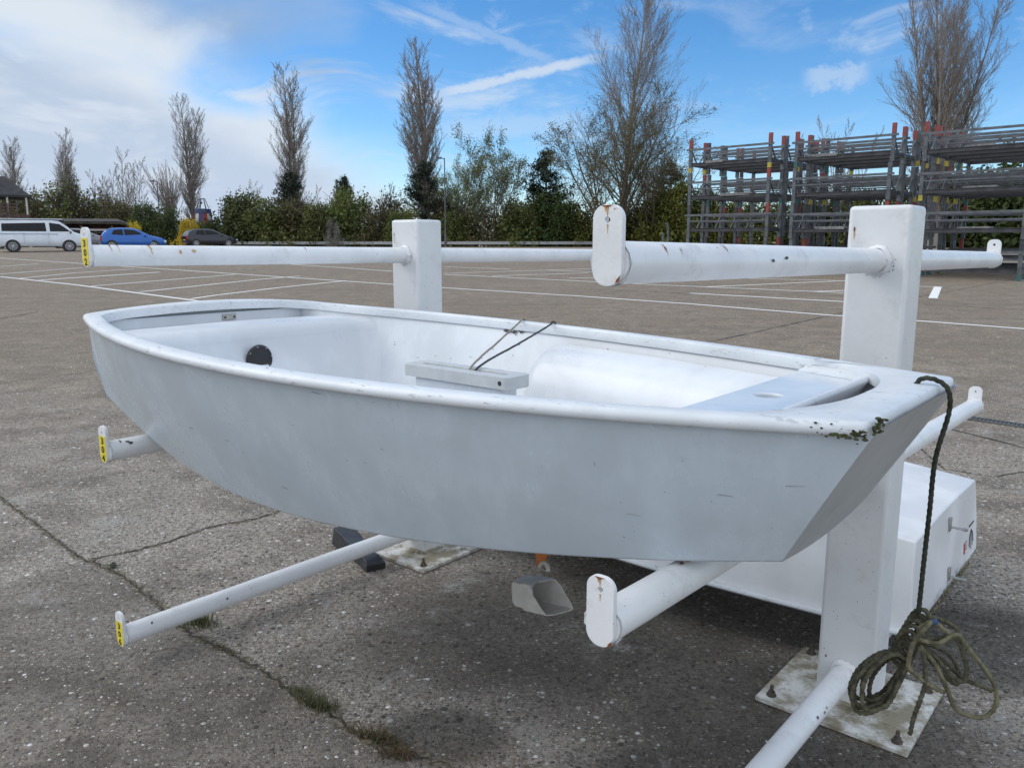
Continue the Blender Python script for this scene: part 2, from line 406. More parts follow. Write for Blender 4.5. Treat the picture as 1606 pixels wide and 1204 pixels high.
# loose grit and pebbles on the near concrete
def pebblemat():
    m, n, b, co = newmat('loose_pebbles'); ge = n.node('ShaderNodeNewGeometry')
    n.put(b.inputs['Base Color'], n.ramp(ge.outputs['Random Per Island'], [(0, (.07, .06, .05)), (.35, (.17, .145, .115)), (.7, (.30, .27, .22)), (.93, (.42, .40, .36)), (1, (.56, .54, .50))]))
    b.inputs['Roughness'].default_value = .8; return m
M['pebble'] = pebblemat()
rnd = random.Random(11); pb = MB()
JP = [(p, q, w) for L_, w in ((gline(CR1), .022), (gline(CR2), .016)) for p, q in zip(L_[:-1], L_[1:])]
for i in range(2300):
    y = .95+rnd.random()**1.5*4.2; x = rnd.uniform(-.75, .72)*y
    if i > 1400: p_, q_, w_ = rnd.choice(JP); k_ = rnd.random(); p_ = p_.lerp(q_, k_); x, y = p_.x+rnd.gauss(0, w_), p_.y+rnd.gauss(0, w_)
    r = rnd.choice((.0025, .003, .004, .005)) * (1.7 if rnd.random() < .06 else 1)
    a = rnd.random()*PI; ca, sa = math.cos(a), math.sin(a); ex, ey, ez = r*rnd.uniform(.8, 1.6), r*rnd.uniform(.6, 1), r*rnd.uniform(.25, .6)
    k = 6; ring = [Vector((x+ca*ex*math.cos(t)-sa*ey*math.sin(t)*rnd.uniform(.8, 1.1), y+sa*ex*math.cos(t)+ca*ey*math.sin(t), ez*.3)) for t in [2*PI*j/k for j in range(k)]]
    pb.add(ring+[Vector((x, y, ez))]+[Vector((p.x, p.y, -.001)) for p in ring], [(j, (j+1) % k, k) for j in range(k)]+[((j+1) % k, j, k+1+j, k+1+(j+1) % k) for j in range(k)])
tag(pb.build('gravel', M['pebble'], fixn=False), 'loose pebbles and grit scattered over the near concrete', None, None, 'stuff')
# drain channel beyond the bow
dr = MB(); a, b_ = gpx(1478, 650), gpx(1640, 674)
d = (b_-a).normalized(); nn = Vector((-d.y, d.x, 0)); a.z = gz(a.y)+.004; b_.z = gz(b_.y)+.004
drt = empty('drain_channel', (a+b_)/2, math.atan2(d.y, d.x), 'long dark drain grating set in the concrete beyond the dinghy bow', 'drain')
ln = (b_-a).length; drt.rotation_euler = (0, -math.asin((b_.z-a.z)/ln), math.atan2(d.y, d.x))
fr = MB(); fr.box((0, .055, .004), (ln/2, .006, .005)); fr.box((0, -.055, .004), (ln/2, .006, .005)); fr.build('frame', plain('drain_frame', (.13, .13, .13), .6), drt)
gr = MB()
for i in range(int(ln/.03)): gr.box((-ln/2+.015+i*.03, 0, .003), (.009, .049, .004))
gr.build('grating', plain('drain_bars', (.075, .08, .085), .6), drt)
pan = MB(); pan.box((0, 0, -.002), (ln/2, .049, .0025)); pan.build('channel', M['black'], drt)

# ------------------------------------------------------------------ weeds in the cracks
def leafmat(name, c1, c2, rough=.6, trans=.25):
    m, n, b, co = newmat(name); ge = n.node('ShaderNodeNewGeometry'); oi = n.node('ShaderNodeObjectInfo')
    f = n.noise(co, .9, 4, .6)
    c = n.mix(n.step(f, .35, .65), c1, c2)
    hsv = n.node('ShaderNodeHueSaturation'); n.put(hsv.inputs['Color'], c)
    n.put(hsv.inputs['Value'], n.math('MULTIPLY_ADD', ge.outputs['Random Per Island'], .7, n.math('MULTIPLY_ADD', oi.outputs['Random'], .35, .5)))
    n.put(hsv.inputs['Hue'], n.math('MULTIPLY_ADD', oi.outputs['Random'], .03, .485))
    n.put(b.inputs['Base Color'], hsv.outputs[0]); b.inputs['Roughness'].default_value = rough
    if trans:
        tr = n.node('ShaderNodeBsdfTranslucent'); n.put(tr.inputs[0], hsv.outputs[0]); mx = n.node('ShaderNodeMixShader')
        mx.inputs[0].default_value = trans; n.link(b.outputs[0], mx.inputs[1]); n.link(tr.outputs[0], mx.inputs[2])
        n.link(mx.outputs[0], n.n['Material Output'].inputs[0])
    return m
M['grass'] = leafmat('grass_blades', (.060, .085, .022), (.11, .105, .040), .6)
M['drygrass'] = leafmat('dry_grass', (.15, .085, .045), (.10, .075, .035), .8)
def tuft(p, rx, ry, n_, hgt, label, seed, rz=0, dry=.2, flat=.5):
    rnd = random.Random(seed); root = empty('grass_tuft', p, rz, label, 'grass tuft')
    for nm, mat, cnt in (('blades', M['grass'], int(n_*(1-dry))), ('dead_blades', M['drygrass'], int(n_*dry))):
        mb = MB()
        for i in range(cnt):
            x, y = rnd.gauss(0, rx), rnd.gauss(0, ry); a = rnd.random()*2*PI; h = hgt*rnd.uniform(.35, 1.1); w = rnd.uniform(.0012, .0026)
            lean = rnd.uniform(.25, 1.5)*flat*2; d = Vector((math.cos(a), math.sin(a), 0)); s_ = Vector((-d.y, d.x, 0)); rows = []
            for k in range(4):
                t = k/3; q = Vector((x, y, 0)) + d*(lean*h*t*t) + Vector((0, 0, h*(t-.35*flat*t*t*lean)))
                if q.z < .002: q.z = .002
                rows.append([q-s_*w*(1-t*.85), q+s_*w*(1-t*.85)])
            mb.grid(rows)
        mb.build(nm, mat, root, fixn=False)
tuft(gpx(500, 1108), .036, .014, 260, .042, 'green grass tuft in the middle of the long diagonal crack', 1, -.5, .12)
tuft(gpx(470, 1086), .022, .012, 90, .028, 'short flat grass strip just above the green tuft in the crack', 6, -.5, .2, .8)
tuft(gpx(592, 1160), .042, .012, 200, .045, 'brown and green grass tuft nearest the bottom edge of the photo', 2, -.4, .5)
tuft(gpx(625, 1186), .030, .012, 120, .04, 'mostly dead straw coloured grass patch at the bottom end of the crack', 7, -.4, .75, .8)
tuft(gpx(314, 978), .038, .020, 200, .050, 'dark grass tuft beneath the lowest numbered rack arm', 3, -.3, .1)
tuft(gpx(350, 1018), .045, .008, 60, .02, 'thin grass line in the crack below the lowest numbered arm', 8, -.6, .5, .8)
wd = empty('weed', gpx(175, 890), 0, 'small round leaved green weed where two cracks meet', 'weed')
mb = MB(); rnd = random.Random(4)
for i in range(16):
    a = rnd.random()*2*PI; rr = rnd.uniform(.004, .026); c = Vector((rr*math.cos(a), rr*math.sin(a), rnd.uniform(.006, .024))); s_ = rnd.uniform(.006, .011)
    nrm = Vector((math.cos(a)*.5, math.sin(a)*.5, 1)).normalized(); t1 = nrm.cross(Vector((0, 1, .2))).normalized(); t2 = nrm.cross(t1)
    mb.add([c+t1*s_*math.cos(2*PI*k/8)+t2*s_*math.sin(2*PI*k/8) for k in range(8)], [tuple(range(8))])
mb.build('leaves', leafmat('weed_leaf', (.035, .085, .015), (.05, .10, .02)), wd, fixn=False)
mb = MB()
for i in range(6):
    a = i*1.05; mb.tube([(0, 0, 0), (.012*math.cos(a), .012*math.sin(a), .014)], .0009, 5)
mb.build('stems', M['grass'], wd)

# ------------------------------------------------------------------ boat racks (local x = U, y = -V)
PA, PB, PT, AR = .0769, .0862, 1.5618, .0345
def patch(mb, y, z0, ang, ln, wid, tail, m1, m2, rnd, axis_r=AR+.0012):
    # a rust chip with a stain running down round the pipe (pipe along local y, centre height z0); ang measured from the top
    def P(a, yy): return Vector((math.sin(a)*axis_r, yy, z0+math.cos(a)*axis_r))
    def shape(a0, a1, w0, w1, mi, k=5):
        mb.cur = mi; rows = []
        for i in range(k):
            t = i/(k-1); a = a0+(a1-a0)*t; w = (w0+(w1-w0)*t)*rnd.uniform(.6, 1.25)*(.55 if i in (0, k-1) else 1); o = rnd.uniform(-.25, .25)*w0
            rows.append([P(a, y+o-w/2), P(a, y+o+w/2)])
        mb.grid(rows)
    if tail: shape(ang, ang+tail, wid*.9, wid*.35, m2)
    axis_r += .0006; shape(ang-ln, ang+ln, wid, wid*.8, m1, 6); mb.cur = 0
def zat(zf, zb, y): return zf+(zb-zf)*(y+1.43)/(1.43+1.6)
def arm(root, zf, zb, y0, y1, number=None, marks=(), seed=0, plateh=.126):
    # y0: outer end (plate), y1: end at the post; y negative is the side towards the viewer
    rnd = random.Random(seed); mb = MB(); sgn = -1 if y0 < 0 else 1
    n = 28; prof = [(y0, AR), (y0-(y0-y1)*.02, AR), (y1-(y1-y0)*.012, AR), (y1, AR)]
    mb.tube([(0, y, zat(zf, zb, y)) for y, _ in prof], [r for _, r in prof], n, True)
    # weld beads at the post and behind the end plate
    for yy, s_, bd_ in ((y1, sgn, .0095), (y0, -sgn, .0035)):
        ring = []
        for i in range(4):
            t = i/3; rr = AR+bd_*(1-t)**1.4+.0006; y = yy+s_*(.001+1.7*bd_*t)
            ring.append([Vector((math.cos(2*PI*k/n)*rr*(1+.035*math.sin(k*5.3+seed)), y+s_*.002*math.sin(k*3.1+seed), zat(zf, zb, y)+math.sin(2*PI*k/n)*rr*(1+.035*math.sin(k*5.3+seed)))) for k in range(n)])
        mb.grid(ring, True)
    for q in marks: patch(mb, q[0], zat(zf, zb, q[0]), q[1], q[2], q[3], q[4], q[5], 2, rnd)
    a = mb.build('arm', [M['rack'], M['rust'], M['ruststain'], M['darkchip']], root, 40)
    zc = zat(zf, zb, y0); hw = .0275; bot = zc-.0365; top = bot+plateh; pl = MB(); N = 10; out = []
    for cx_, cz_, r_, a0 in ((hw-.022, top-.022, .022, 0), (-hw+.022, top-.022, .022, 90), (-hw+.026, bot+.026, .026, 180), (hw-.026, bot+.026, .026, 270)):
        for i in range(N): t = R(a0+90*i/(N-1)); out.append(Vector((cx_+r_*math.cos(t), y0, cz_+r_*math.sin(t))))
    hc = Vector((0, y0, top-.024)); inn = []
    for p in out:
        t = math.atan2(p.z-hc.z, p.x-hc.x); inn.append(Vector((hc.x+.0052*math.cos(t), y0, hc.z+.0052*math.sin(t))))
    pl.ringplate(out, inn, (0, sgn*.010, 0))
    if marks and not number:
        yy = y0+sgn*.0106
        pl.cur = 1; pl.add([(-.012, yy, top-.001), (-.002, yy, top-.006), (.006, yy, top-.002), (.012, yy, top-.0005)], [(0, 1, 2, 3)])
        pl.cur = 2; pl.add([(-.003, yy, top-.004), (.0, yy, top-.020), (.002, yy, top-.004)], [(0, 1, 2)]); pl.add([(-.006, yy, top-.003), (-.004, yy, top-.012), (-.002, yy, top-.003)], [(0, 1, 2)])
        pl.add([(-.001, yy, top-.030), (.0005, yy, top-.046), (.002, yy, top-.030)], [(0, 1, 2)])
        pl.cur = 1; pl.add([(.018, yy, bot+.010), (.026, yy, bot+.018), (.024, yy, bot+.008), (.017, yy, bot+.0045)], [(0, 1, 2, 3)])
    pl.build('end_plate', [M['rack'], M['rust'], M['ruststain']], a, 40, .0025, 2)
    if number:
        st = MB(); yy = y0+sgn*.0108
        z1, z0_ = top-.034, bot+.004; st.add([(-hw+.004, yy, z0_+.012), (-hw+.012, yy, z0_), (hw-.012, yy, z0_), (hw-.004, yy, z0_+.012), (hw-.004, yy, z1), (-hw+.004, yy, z1)], [(0, 1, 2, 3, 4, 5)])
        st.cur = 1; H_ = (z1-z0_)/3
        for i, ch in enumerate(number):
            cu = bpy.data.curves.new('digit', 'FONT'); cu.body = ch; cu.size = .030; cu.align_x = 'CENTER'; cu.offset = .0011; cu.resolution_u = 3
            to = bpy.data.objects.new('digit', cu); COL.objects.link(to); me = bpy.data.meshes.new_from_object(to)
            zz = z1-.002-H_*(i+.5)-.0100
            st.add([Vector((v.co.x*1.35, yy-.0006, zz+v.co.y)) for v in me.vertices], [tuple(p.vertices) for p in me.polygons])
            bpy.data.objects.remove(to); bpy.data.curves.remove(cu); bpy.data.meshes.remove(me)
        st.build('number_sticker', [M['yellow'], M['black']], a, fixn=False)
    return a
def rack(loc, label, arms):
    root = empty('boat_rack', loc, ANG, label, 'boat rack', 'white steel boat racks')
    p = MB(); p.box((0, 0, PT/2+.008), (PB, PA, PT/2-.008)); pc = rnd = random.Random(int(loc.x*100)); ch_ = p
    def chip(x, z, w, hh, mi, face=0):
        ch_.cur = mi+1; k = 7; q = []
        for j in range(k):
            a = 2*PI*j/k+rnd.random()*.5; f_ = rnd.uniform(.55, 1.1); xx, z2 = x+w*f_*math.cos(a), z+hh*f_*math.sin(a)
            q.append((xx, -PA-.0009-.0003*mi, z2) if face == 0 else (PB+.0009+.0003*mi, xx, z2))
        ch_.add(q, [tuple(range(k))])
    for i in range(26): chip(rnd.uniform(-.07, .07), rnd.uniform(.1, 1.5), rnd.uniform(.0008, .0022), rnd.uniform(.0008, .003), 2, i % 2)
    chip(-.066, 1.497, .004, .008, 1); chip(-.066, 1.478, .0025, .022, 0); chip(-.060, .16, .004, .006, 1)
    for i in range(14): a = rnd.uniform(-.4, 2.4); chip(.052*math.cos(-a), 1.4105-.052*math.sin(abs(a)), rnd.uniform(.0006, .0022), rnd.uniform(.0006, .002), 2)
    p.build('post', [M['post'], M['ruststain'], M['rust'], M['darkchip']], root, None, .012, 3)
    for q in arms: arm(root, *q[:-1], **q[-1])
    b = MB(); b.box((0, 0, .0085), (.2285, .2144, .0075)); b.cur = 1; b.box((0, 0, .0015), (.230, .216, .0014))
    b.build('base_plate', [M['plate'], M['rustedge']], root, None, .002, 1)
    for sx in (-1, 1):
        for sy in (-1, 1):
            q = MB(); x, y = sx*.19, sy*.176
            q.tube([(x, y, .0165), (x, y, .020)], .016, 14); q.tube([(x, y, .020), (x, y, .031)], .0115, 6); q.tube([(x, y, .031), (x+.001, y, .052)], .0062, 10)
            q.build('anchor_bolt', M['boltrust'], root, 35)
    w = MB()                                          # weld fillet round the foot of the post
    for (a_, b_) in (((-PB, -PA), (PB, -PA)), ((PB, -PA), (PB, PA)), ((PB, PA), (-PB, PA)), ((-PB, PA), (-PB, -PA))):
        w.tube([(a_[0], a_[1], .018), (b_[0], b_[1], .018)], .009, 8)
    w.build('weld_seam', M['plate'], root, 60)
    return root
FY, BY, FR = -1.43, 1.60, -1.455
rk = rack(L0, 'farther white boat rack post whose arms end in yellow 302, 304 and 306 plates', [
    (1.4167, 1.391, FY, -PA, dict(number='302', seed=1, marks=((-1.37, .35, .25, .004, .9, 3), (-1.345, .35, .22, .003, .9, 3), (-1.24, .15, .30, .007, 1.3, 1), (-1.14, 1.2, .2, .009, .2, 2), (-1.09, 1.1, .15, .012, 0, 2), (-.62, .6, .2, .003, .5, 1)))),
    (1.4167, 1.391, 1.56, PA, dict(seed=2)),
    (.768, .765, FY, -PA, dict(number='304', seed=3, marks=((-1.39, .5, .2, .006, .0, 3), (-1.36, .9, .12, .014, 0, 3), (-1.37, .7, .1, .012, 0, 3), (-1.22, .2, .1, .01, .2, 1)))),
    (.768, .74, 1.56, PA, dict(seed=4)),
    (.1067, .1067, FY, -PA, dict(number='306', seed=5, marks=((-1.34, .9, .12, .006, 0, 3), (-1.05, 1.2, .1, .01, 0, 3)))),
    (.1067, .1067, 1.56, PA, dict(seed=6))])
rk2 = rack(R0, 'nearer white boat rack post with plain arm plates, beside the dinghy bow', [
    (1.4223, 1.3866, FR, -PA, dict(seed=7, marks=((-1.33, .75, .22, .004, .5, 1), (-1.10, .6, .35, .0035, .5, 1), (-1.28, .9, .12, .002, .3, 3), (-.83, 1.35, .08, .02, 0, 3), (-.9, 1.5, .08, .02, 0, 3)))),
    (1.4223, 1.3866, 1.65, PA, dict(seed=8)),
    (.8112, .7262, FR, -PA, dict(seed=9, marks=((-1.19, .15, .1, .016, 0, 1), (-1.17, .25, .08, .012, 0, 2), (-.99, .1, .12, .01, .1, 2)))),
    (.8112, .7262, 1.56, PA, dict(seed=10)),
    (.128, .108, FY, -PA, dict(seed=11, marks=((-.4, 1.1, .12, .01, 0, 3), (-.35, 1.3, .1, .008, 0, 3), (-.33, 1.15, .1, .006, 0, 3)))),
    (.128, .1067, 1.56, PA, dict(seed=12))])

# ------------------------------------------------------------------ dinghies
def lag(vals, u):
    n = len(vals); o = 0.0
    for i in range(n):
        w = 1.0
        for j in range(n):
            if j != i: w *= (u-j/(n-1))/((i-j)/(n-1))
        o += vals[i]*w
    return o
class Hull:
    def __init__(s, L, hb, zs, hc, zc, xs, xb, crown): s.L, s.hb_, s.zs_, s.hc_, s.zc_, s.xs, s.xb, s.crown = L, hb, zs, hc, zc, xs, xb, crown
    def hb(s, x): return lag(s.hb_, x/s.L)
    def zs(s, x): return lag(s.zs_, x/s.L)
    def u_c(s, x): return (x-s.xs)/(s.L-s.xs-s.xb)
    def hc(s, x): return lag(s.hc_, s.u_c(x))
    def zc(s, x): return lag(s.zc_, s.u_c(x))
    def liner(s, x, z):
        u = min(1, max(0, x/s.L)); a, b = s.sidept(u, 0, .028, .03), s.sidept(u, 1, .028); t = min(1, max(0, (z-a.z)/(b.z-a.z))); return s.sidept(u, t, .028, .03).y
    def ztop(s, x, y):
        x = min(max(x, 0), s.L); e = max(0, 1-x/.45); f = max(0, 1-(s.L-x)/.3)
        return s.zs(x) + s.crown*e*e*max(0, 1-(y/s.hb(x))**2)
    def sidept(s, u, t, inset=0.0, lift=0.0):      # u along, t 0 chine .. 1 gunwale
        xg = u*s.L; xc = s.xs+u*(s.L-s.xs-s.xb)
        C = Vector((xc, lag(s.hc_, u)-inset, lag(s.zc_, u)+lift)); G = Vector((xg, lag(s.hb_, u)-.020-inset, lag(s.zs_, u)-.012))
        p = C.lerp(G, t); p.y += .012*math.sin(PI*t); return p
def resample(pts, n):
    pts = [Vector(p) for p in pts]; d = [0]
    for a, b in zip(pts[:-1], pts[1:]): d.append(d[-1]+(b-a).length)
    out = []; j = 0
    for i in range(n):
        t = d[-1]*i/(n-1)
        while j < len(d)-2 and d[j+1] < t: j += 1
        k = (t-d[j])/max(1e-9, d[j+1]-d[j]); out.append(pts[j].lerp(pts[j+1], min(1, k)))
    return out
def rim_curve(h, side, stern, bow, rs, rb):
    """half perimeter on +y from the middle of the stern to the middle of the bow, in plan, with rounded corners"""
    xa, xb = stern, h.L-bow; pts = []
    ya = h.hb(max(xa, 0))-side; yb = h.hb(min(xb, h.L))-side
    pts += [Vector((xa, ya*t, 0)) for t in [i/8*(1-rs/ya) for i in range(9)]]
    c = Vector((xa+rs, ya-rs, 0)); ye = h.hb(xa+rs)-side
    for i in range(1, 10):
        t = PI/2*i/10; pts.append(Vector((c.x-rs*math.cos(t), c.y+(ye-c.y)*math.sin(t), 0)))
    for i in range(41):
        x = xa+rs+(xb-rb-xa-rs)*i/40; pts.append(Vector((x, h.hb(x)-side, 0)))
    x0 = xb-rb; y0 = h.hb(x0)-side; yc = yb-rb
    for i in range(1, 10):
        t = PI/2*i/10; pts.append(Vector((x0+rb*math.sin(t), yc+(y0-yc)*math.cos(t), 0)))
    pts += [Vector((xb, yc*(1-i/8), 0)) for i in range(9)]
    A = resample(pts[:19], 20)[:-1]+resample(pts[18:60], 60)[:-1]+resample(pts[59:], 22)
    return A + [Vector((p.x, -p.y, 0)) for p in A[::-1][1:-1]]
def gunwale(h, root, mat, prof, inner=(.055, .06, .10, .10, .13)):
    O = rim_curve(h, 0.0145, 0.0145, .0145, .004, .008); I = rim_curve(h, *inner); n = len(O); rows = []
    for off, dz in prof:
        row = []
        for i in range(n):
            a, b = O[(i-1) % n], O[(i+1) % n]; d = (b-a).normalized(); nr = Vector((-d.y, d.x, 0))
            if nr.dot(O[i]-Vector((h.L/2, 0, 0))) < 0: nr = -nr
            if off is None or off < -1: p = I[i].copy(); base = O[i]
            elif off < 0: p = I[i].lerp(O[i], 1+off)
            else: p = O[i]+nr*off*(.35 if O[i].x > h.L-.02 else 1)
            row.append(Vector((p.x, p.y, h.ztop(p.x, min(abs(p.y), h.hb(min(max(p.x, 0), h.L))))+dz)))
        rows.append(row)
    mb = MB(); mb.grid(rows, True); return mb.build('gunwale', mat, root, 50)
def outer_hull(h, root, mat, name='hull', scr=None):
    mb = MB(); n = 40
    for sg in (1, -1):
        rows = [[Vector((p.x, sg*p.y, p.z)) for p in [h.sidept(i/n, t/6) for t in range(7)]] for i in range(n+1)]; mb.grid(rows)
    rows = []
    for i in range(n+1):
        u = i/n; xc = h.xs+u*(h.L-h.xs-h.xb); w = lag(h.hc_, u); z = lag(h.zc_, u)
        rows.append([Vector((xc, w*y, z-.012*(1-y*y))) for y in (-1, -.66, -.33, 0, .33, .66, 1)])
    mb.grid(rows)
    for u in ((0,) if scr else (0, 1)):
        a = []
        for t in range(7):
            p = h.sidept(u, t/6); y = p.y; bowl = -.012*(1 if t == 0 else 0)
            a.append([Vector((p.x, y*k, p.z + (-.012*(1-k*k) if t == 0 else h.crown*(1-k*k) if t == 6 and u == 0 else 0))) for k in (-1, -.66, -.33, 0, .33, .66, 1)])
        mb.grid(a)
    if scr:
        rnd = random.Random(scr)
        mb.cur = 1
        for i in range(34):
            u = rnd.uniform(.12, .98); t = rnd.uniform(.12, .96); ln = rnd.uniform(.004, .03)/h.L if rnd.random() < .6 else rnd.uniform(.001, .003)/h.L
            th = rnd.uniform(.0006, .0012)/.35*(1 if ln*h.L > .004 else 2.2); sl = rnd.uniform(-.02, .05)*(.3 if ln*h.L > .004 else 1)
            q = [h.sidept(u, t), h.sidept(u+ln, t-sl), h.sidept(u+ln, t-sl+th*.6), h.sidept(u, t+th)]
            mb.add([Vector((p.x, -p.y-.0012, p.z)) for p in q], [(0, 1, 2, 3)])
    if scr:
        a = []; tb = MB()
        for t in range(7):
            p = h.sidept(1, t/6); a.append([Vector((p.x, p.y*k, p.z + (-.012*(1-k*k) if t == 0 else 0))) for k in (-1, -.66, -.33, 0, .33, .66, 1)])
        tb.grid(a); tb.build('bow_transom', M['transom'], root, 35)
        bl_ = MB(); bl_.grid([[Vector((p.x-.045, p.y*.93, p.z+(.03 if q is a[0] else -.035))) for p in q] for q in (a[0], a[-1])]); bl_.add([Vector((x, sg_*(h.hb(min(x, h.L-.05))-.085), h.zs(x)-.062)) for x, sg_ in ((2.432, -1), (2.57, -1), (2.57, 1), (2.432, 1))], [(0, 1, 2, 3)]); bl_.build('bow_shade', M['bare'], root)  # dark sheets added in place of the deep shade inside the bow
    import bmesh
    o = mb.build(name, [mat, M['darkchip']], root, 35)
    bm = bmesh.new(); bm.from_mesh(o.data); bmesh.ops.remove_doubles(bm, verts=bm.verts, dist=.0004); bm.to_mesh(o.data); bm.free()
    o.data.set_sharp_from_angle(angle=R(30))
    b = o.modifiers.new('bevel', 'BEVEL'); b.width = .005; b.segments = 2; b.limit_method = 'ANGLE'; b.angle_limit = R(33)
    return o
PROF = [(None, -.030), (None, -.004), (-.94, 0), (-.5, .003), (0, .001), (.005, -.001), (.010, -.0045), (.0122, -.011), (.0112, -.018), (.006, -.023), (-.12, -.024), (-.35, -.012), (-.9, -.026)]
h = Hull(2.6216, [.4591, .6183, .6444, .5384, .2988], [1.2103, 1.1731, 1.1696], [.4057, .4365, .4699, .4078, .2349], [.9082, .7656, .7549, .7989, .8764], .0275, .1606, .0266)
bl = L0 + U*-.2644 + V*.9062
BZ = .755; bl.z = BZ
for k in ('zs_', 'zc_'): setattr(h, k, [v-BZ for v in getattr(h, k)])
boat = empty('dinghy', bl, ANG-.0027, 'grey hulled sailing dinghy lying upright across two white rack arms', 'boat')
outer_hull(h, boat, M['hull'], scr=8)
gunwale(h, boat, M['rail'], PROF, (.058, .055, .110, .10, .245))
zz = lambda z: z-BZ
# inner skin: sides, floor and both ends
mb = MB(); n = 40; rows = []
for i in range(n+1):
    u = .012+.976*i/n; half = [h.sidept(u, t/6, .028, .03) for t in range(7)]
    half[-1].z -= .012
    w = half[0].y; row = [Vector((p.x, p.y, p.z)) for p in half[::-1]] + [Vector((half[0].x, w*k, half[0].z)) for k in (.6, .2, -.2, -.6)] + [Vector((p.x, -p.y, p.z)) for p in half]
    rows.append(row)
mb.grid(rows)
for row in (rows[0], rows[-1]):
    mb.add([p+Vector((.006 if row is rows[0] else -.006, 0, 0)) for p in row], [tuple(range(len(row)))])
mb.cur = 1; rnd = random.Random(17)
def mark(x0, z0, x1, z1, w):                        # marks on the far inner side
    q = []
    for (x, z) in ((x0, z0), (x1, z1)):
        for s_ in (-1, 1): q.append(Vector((x, h.liner(x, z+s_*w)-.0022, z+s_*w)))
    mb.add([q[0], q[1], q[3], q[2]], [(0, 1, 2, 3)])
for i in range(16): x = 1.06+.09*rnd.random(); z = zz(1.146)-abs(rnd.gauss(0, .006)); mark(x, z, x+rnd.uniform(.004, .02), z+rnd.uniform(-.004, .002), rnd.uniform(.0008, .003))
for i in range(30): x = rnd.uniform(.5, 2.1); z = zz(rnd.uniform(.98, 1.14)); mark(x, z, x+rnd.uniform(.001, .006), z, rnd.uniform(.0006, .0016))
mb.build('inner_hull', [M['liner'], M['darkchip']], boat, 45)
# stern tank with rounded upper edge
mb = MB(); rows = []; bx = .40
def tanksec(k):                                     # cross positions from far (+y local) to near
    return k
for k in range(41):
    f = math.sin((-1+2*k/40)*PI/2); yl = f*(h.hb(bx)-.060); ed = max(0, abs(f)-.86)/.14; xx = bx + .05*ed**2.2
    top = zz(1.155); ba = zz(.80)
    y0 = f*(h.hb(.03)-.06)
    fl_ = lambda x, z: f*(h.liner(x, z)+.006)
    e3 = .045*ed**2                                  # edges sweep forward into the sides
    c = [Vector((xx+.10, fl_(xx+.1, zz(.845)), zz(.845))), Vector((xx+.05, fl_(xx+.05, zz(1.0)), zz(1.0))), Vector((xx, fl_(xx, top-.05), top-.05))]
    for t in (0, 22, 45, 68, 90): a = R(t); zq = top-.05+.05*math.sin(a)+.008*(1-f*f); c.append(Vector((xx-.05+.05*math.cos(a), fl_(xx, zq), zq)))
    c.append(Vector((.20, fl_(.2, top), top+.010*(1-f*f)))); c.append(Vector((.03, fl_(.03, top-.01)*.985, top-.01)))
    rows.append(c)
mb.grid(rows); tank = mb.build('stern_tank', M['liner'], boat, 60)
hat = MB(); hc_ = Vector((bx+.034, -.035, zz(1.043)))
for r0, r1, x0, x1 in ((.054, .050, .0015, .008), (.050, .043, .008, .0085), (.043, .040, .0085, .0055), (.040, .0, .0055, .0055)):
    hat.grid([[hc_+Vector((x, r*math.cos(2*PI*j/32), r*math.sin(2*PI*j/32))) for j in range(32)] for r, x in ((r0, x0), (r1, x1))], True)
hat.cur = 1
for j in range(8):
    a = 2*PI*j/8+.2; hat.sphere(hc_+Vector((.0095, .0465*math.cos(a), .0465*math.sin(a))), (.0015, .0026, .0026), 8, 5)
hat.build('inspection_hatch', [M['blackplastic'], M['steel']], tank, 40)
gp = MB(); gp.box((.044, .082, zz(1.166)), (.0035, .029, .0105)); gp.cur = 1
for y in (.062, .102): gp.tube([(.0475, y, zz(1.166)), (.052, y, zz(1.166))], .005, 8)
gp.build('gudgeon_plate', [M['steel'], M['rustedge']], boat, 40, .0015, 1)
# side tanks
for sg, far in ((1, True), (-1, False)):
    rows = []
    X = [1.345, 1.348, 1.36, 1.38]+[1.40+.84*i/14 for i in range(15)]
    for i, x in enumerate(X):
        hb = h.hb(x)-.058; zt_ = h.zs(x)-.052; fl = h.zc(x)+.03; wd_ = .24*(1-.15*(x-1.345)); s_ = (.90, .96, .985, .995)[i] if i < 4 else 1
        row = []
        for t in range(13):
            a = PI/2*t/12; e = .62
            zq = fl+(zt_-fl)*s_*(math.cos(a)**.55 if t < 12 else 0); yq = hb-wd_*s_*math.sin(a)**e*(.9+.1*math.sin(a))
            row.append(Vector((x, sg*min(yq-(0 if far else .035), h.hc(x)-.05+(hb-h.hc(x)+.02)*min(1, (zq-fl)/(h.zs(x)-.03-fl))), zq)))
        rows.append(row)
    mb = MB(); mb.grid(rows)
    cap_ = rows[0]; mb.add(list(cap_)+[Vector((1.345, sg*(h.hc(1.345)-.06), cap_[-1].z))], [tuple(range(len(cap_)+1))])
    mb.build('side_tank', M['liner2'], boat, 50)
# daggerboard case and slotted cap
mb = MB(); mb.box((1.43, 0, (zz(.79)+zz(1.072))/2), (.168, .036, (1.072-.79)/2)); case = mb.build('daggerboard_case', M['liner2'], boat, None, .008, 2)
cp_ = MB()
def rrect(cx_, hx, hy, r, z, n=8):
    o = []
    for sx, sy, a0 in ((1, 1, 0), (-1, 1, 90), (-1, -1, 180), (1, -1, 270)):
        for i in range(n): a = R(a0+90*i/(n-1)); o.append(Vector((cx_+sx*(hx-r)+r*math.cos(a), sy*(hy-r)+r*math.sin(a), z)))
    return o
cp_.ringplate(rrect(1.43, .207, .050, .020, zz(1.072)), rrect(1.43, .165, .011, .010, zz(1.072)), (0, 0, .034))
cp_.cur = 1; cp_.add([Vector((1.43+sx*.17, sy*.012, zz(1.094))) for sx, sy in ((-1, -1), (1, -1), (1, 1), (-1, 1))], [(0, 1, 2, 3)])
